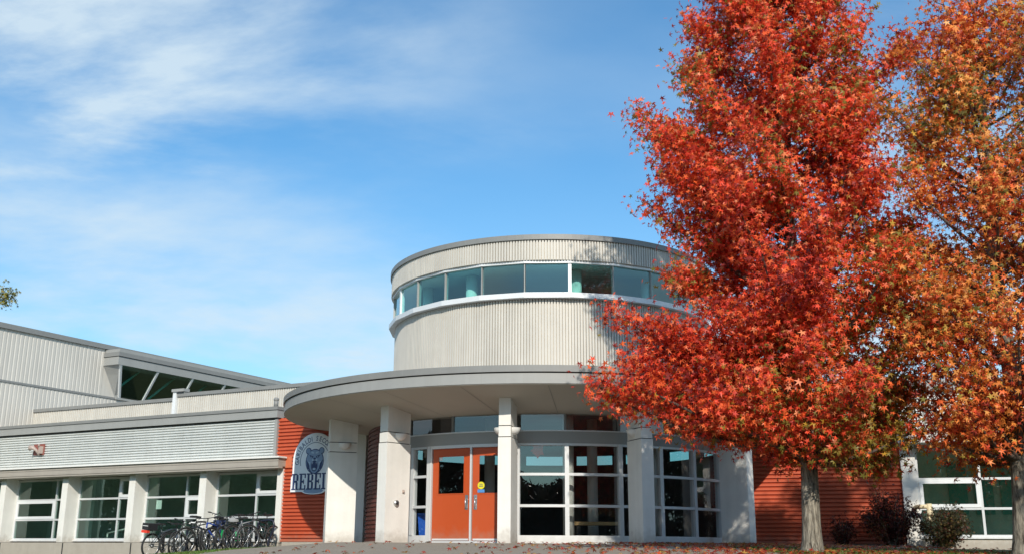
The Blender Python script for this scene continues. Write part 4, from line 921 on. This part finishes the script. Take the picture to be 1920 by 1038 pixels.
prof1 = [(1.0, .3, .8), (1.35, .4, 1.4), (1.8, .9, 1.9), (2.3, 1.75, 2.1), (3.0, 1.75, 2.4), (3.8, 1.7, 2.5), (4.6, 1.65, 2.4), (5.3, 2.0, 2.2), (6.0, 2.15, 1.6), (6.8, 2.1, 1.5), (7.4, 1.85, 1.45), (8.2, 1.5, 1.75), (9.2, 1.15, 1.1), (9.9, 1.3, 1.1), (10.6, 2.4, 1.2), (11.6, 2.3, 1.2), (12.7, 1.1, .9), (13.4, .25, .25)]  # left side bulges above the frame, a shape added to shade the drum
T1 = (4.64, 16.5); b1z = gz(*T1)
tree((T1[0], T1[1], b1z), (-.1, 0), 13.6, [(z - b1z, a, b) for z, a, b in prof1], 136, 122000, pal1, 'tall bright red sweetgum tree in front of the entrance, right of centre',
     extra=[(1.36, 16.1, 2.28, 1.6), (1.9, 15.8, 2.3, 1.6), (2.2, 16.6, 2.3, 1.6), (1.58, 16.2, 3.50, 2.3), (2.2, 15.9, 3.35, 2.2), (2.35, 16.5, 5.35, 3.9), (2.05, 16.1, 6.95, 5.2), (2.4, 15.8, 6.4, 5.0), (2.6, 16.4, 4.3, 3.0), (1.95, 16.0, 2.65, 1.7), (6.85, 16.2, 8.2, 6.8), (2.3, 16.3, 2.95, 1.9), (2.5, 15.9, 5.9, 4.4), (3.0, 15.4, 1.95, 1.5), (2.9, 15.8, 2.6, 1.6)], trunk_r=.14, seed=21, lsize=.077)
prof2 = [(1.0, .4, .5), (1.4, 1.2, 1.3), (2.2, 1.75, 1.9), (3.2, 1.85, 2.0), (4.2, 1.9, 2.0), (5.2, 1.6, 2.0), (6.0, 1.0, 1.8), (6.8, 1.05, 1.5), (7.8, .75, 1.1), (8.3, .4, .7), (8.7, .15, .25)]
T2 = (7.42, 15.5); b2z = gz(*T2)
tree((T2[0], T2[1], b2z), (.15, 0), 9.0, [(z - b2z, a, b) for z, a, b in prof2], 84, 43000, pal2, 'orange sweetgum tree at the right edge with a thinner crown',
     extra=[(5.85, 15.3, 6.75, 5.5), (6.3, 15.4, 7.9, 6.4), (7.0, 15.3, 8.5, 7.4), (7.9, 15.4, 8.45, 7.5)], trunk_r=.15, seed=5, lsize=.078, spread=.19)
# shrubs before the red wall
def shrub(u, off, h, w, n, label, seed, pal=None):
    r = np.random.default_rng(seed); q = RW(u, off, 0); z0 = gz(q.x, q.y); e = empty('shrub', (q.x, q.y, z0), label, 'shrub', 'dark red shrubs in front of the red wall')
    st_ = MB(); P = []
    for i in range(34):
        a = r.uniform(0, 6.28); t = r.uniform(.2, 1) ** .6; hh_ = h * (1.05 - .55 * t * t) * r.uniform(.75, 1.05)
        tip = np.array([q.x + cos(a) * w * t, q.y + sin(a) * w * t, z0 + hh_]); st_.tube([(q.x + r.uniform(-.05, .05), q.y, z0 - .05), (q.x + (tip[0] - q.x) * .35, q.y + (tip[1] - q.y) * .35, z0 + hh_ * .5), tuple(tip)], [.012, .008, .003], 4, False)
        m_ = int(n / 34); tt = r.uniform(.15, 1.05, m_) ** .8
        P.append(np.array([q.x, q.y, z0]) + (tip - np.array([q.x, q.y, z0])) * tt[:, None] + r.normal(size=(m_, 3)) * .085)
    st_.build('stems', M['bark'], e); P = np.concatenate(P)
    pal = pal or [(.05, .012, .012), (.10, .02, .016), (.16, .03, .02), (.05, .045, .015), (.20, .07, .03)]
    leaves('foliage', P, .052, pick(P, r, pal, [3, 3, 1.5, 1.2, .5], vnoise(P, 4, 3)), M['leaf'], e, seed=seed)
shrub(3.95, 1.0, 1.50, .72, 5200, 'largest dark red shrub, in front of the corner of the red wall', 1)
shrub(5.15, 1.1, 1.12, .66, 4200, 'low spreading bronze brown shrub under the right-hand window', 2, [(.05, .045, .018), (.08, .065, .02), (.13, .04, .025), (.06, .03, .018), (.16, .10, .03)])
shrub(2.75, .9, .85, .34, 1100, 'small sparse dark red shrub just right of the red tree trunk', 3)
# yellow-green branch tree at far left (its crown starts outside the picture)
def pal3(P, r): return pick(P, r, [(.14, .15, .02), (.26, .24, .03), (.38, .30, .05), (.10, .10, .03)], [2, 3, 2, 1], vnoise(P, 1, 3))
T3 = (-37.0, 62.0)
tree((T3[0], T3[1], gz(*T3)), (0, 0), 19, [(1, .5, .5), (6, 4.0, 3.0), (12, 4.0, 2.6), (15, 3.2, 2.2), (17, 1.8, 1.5), (19, .3, .3)], 50, 15000, pal3, 'yellow green tree whose branch tip reaches in at the left edge', extra=[(-30.2, 61.0, 14.6, 12.9)], trunk_r=.3, seed=8, lsize=.17, name='broadleaf_tree', spread=.32)
T4 = (10.1, 9.0)
tree((T4[0], T4[1], gz(*T4)), (0, 0), 15.5, [(1, .5, .5), (3, 2.0, 2.0), (7, 2.3, 2.2), (11, 2.2, 2.0), (14, 1.2, 1.2), (15.5, .2, .2)], 70, 26000, pal1, 'next sweetgum of the row, just outside the picture on the right', trunk_r=.16, seed=31, lsize=.12, spread=.2)

# fallen leaves, grass, reflected trees
r = np.random.default_rng(4)
n = 3600; X_ = np.concatenate([r.normal(4.9, 2.1, 3250), r.uniform(-4, 9, 350)]); Y_ = np.concatenate([r.uniform(12, 25.5, 3250), r.uniform(11, 24, 350)])
Pf = np.array([(x, y, gz(x, y) + .018 + .02 * r.random()) for x, y in zip(X_, Y_)])
Fd = np.tile(np.array([[0, 0, 3.0]]), (n, 1))
lo = leaves('fallen_leaves', Pf, .07, pick(Pf, r, [(.35, .03, .015), (.55, .10, .03), (.50, .26, .06), (.22, .12, .05)], [3, 3, 2, 1.5], r.normal(size=n) * .2), M['leaf'], None, droop=0, seed=6, facing=Fd)
tag(lo, 'red and orange leaves scattered over the paving and round the trunk', 'fallen leaves', kind='stuff')
GT = (np.array([(-.06, 0, 0), (.06, 0, 0), (.03, .7, .05), (-.01, 1, .2)]), np.array([(0, 1, 2, 3)]))
def grass(name, pts, h, label):
    r = np.random.default_rng(9); n = len(pts); P = np.array(pts); a = r.uniform(0, 6.28, n); 
    co = []; 
    w = .012; hh_ = h * r.uniform(.5, 1.2, n); lx = r.normal(size=n) * .03; ly = r.normal(size=n) * .03
    V = np.zeros((n, 3, 3)); V[:, 0] = P + np.stack([np.cos(a) * w, np.sin(a) * w, a * 0], 1); V[:, 1] = P - np.stack([np.cos(a) * w, np.sin(a) * w, a * 0], 1); V[:, 2] = P + np.stack([lx, ly, hh_], 1)
    me = bpy.data.meshes.new(name); me.vertices.add(3 * n); me.vertices.foreach_set('co', V.ravel()); me.loops.add(3 * n); me.loops.foreach_set('vertex_index', np.arange(3 * n, dtype=np.int32))
    me.polygons.add(n); me.polygons.foreach_set('loop_start', np.arange(0, 3 * n, 3, dtype=np.int32)); me.polygons.foreach_set('loop_total', np.full(n, 3, dtype=np.int32)); me.update(calc_edges=True)
    at = me.color_attributes.new('leafcol', 'FLOAT_COLOR', 'POINT'); c_ = np.array([(.07, .16, .02), (.10, .20, .03), (.16, .19, .05)])[r.integers(0, 3, n)] * r.uniform(.7, 1.3, (n, 1))
    at.data.foreach_set('color', np.concatenate([np.repeat(c_, 3, 0), np.ones((3 * n, 1))], 1).ravel()); me.materials.append(M['leaf'])
    o = bpy.data.objects.new(name, me); S.collection.objects.link(o); tag(o, label, 'grass', kind='stuff')
pts = []
for _ in range(26000):
    x, y = random.uniform(-16, -7.2), random.uniform(18, 33)
    if random.random() < .25: x = random.uniform(-7.6, -6.0); 
    w_ = (Vector((x, y, 0)) - LW.O).dot(LW.n)
    if w_ < .55: continue
    pts.append((x, y, gz(x, y) - .01))
grass('grass', pts, .055, 'short green lawn grass under the bicycles')
pts = []
for _ in range(5000):
    x, y = random.uniform(4.0, 8.8), random.uniform(12, 20); pts.append((x, y, gz(x, y) - .01))
grass('lawn_patch', pts, .06, 'leafy grass round the foot of the red tree')
# the belt of trees across the street that the windows mirror
n = 60000; A_ = np.radians(r.uniform(-118, 112, n)); base_h = 8.5 + 2.6 * np.sin(A_ * 9) + 1.6 * np.sin(A_ * 23 + 1); Z_ = -2 + r.uniform(0, 1, n) ** .8 * (base_h + 2)
RR = 52 + r.normal(size=n) * 2.0; X_ = RR * np.sin(A_); Y_ = 14 - RR * np.cos(A_)
Pw = np.stack([X_, Y_, Z_], 1)
lo = leaves('wood', Pw, .8, pick(Pw, r, [(.03, .035, .02), (.06, .05, .03), (.10, .03, .02), (.04, .06, .02)], [3, 2, 1.6, 2], vnoise(Pw, .2, 2)), M['leaf'], None, seed=12)
tag(lo, 'belt of dark autumn trees across the street, mirrored in the windows', 'woodland', kind='stuff')
bpy.context.view_layer.update()
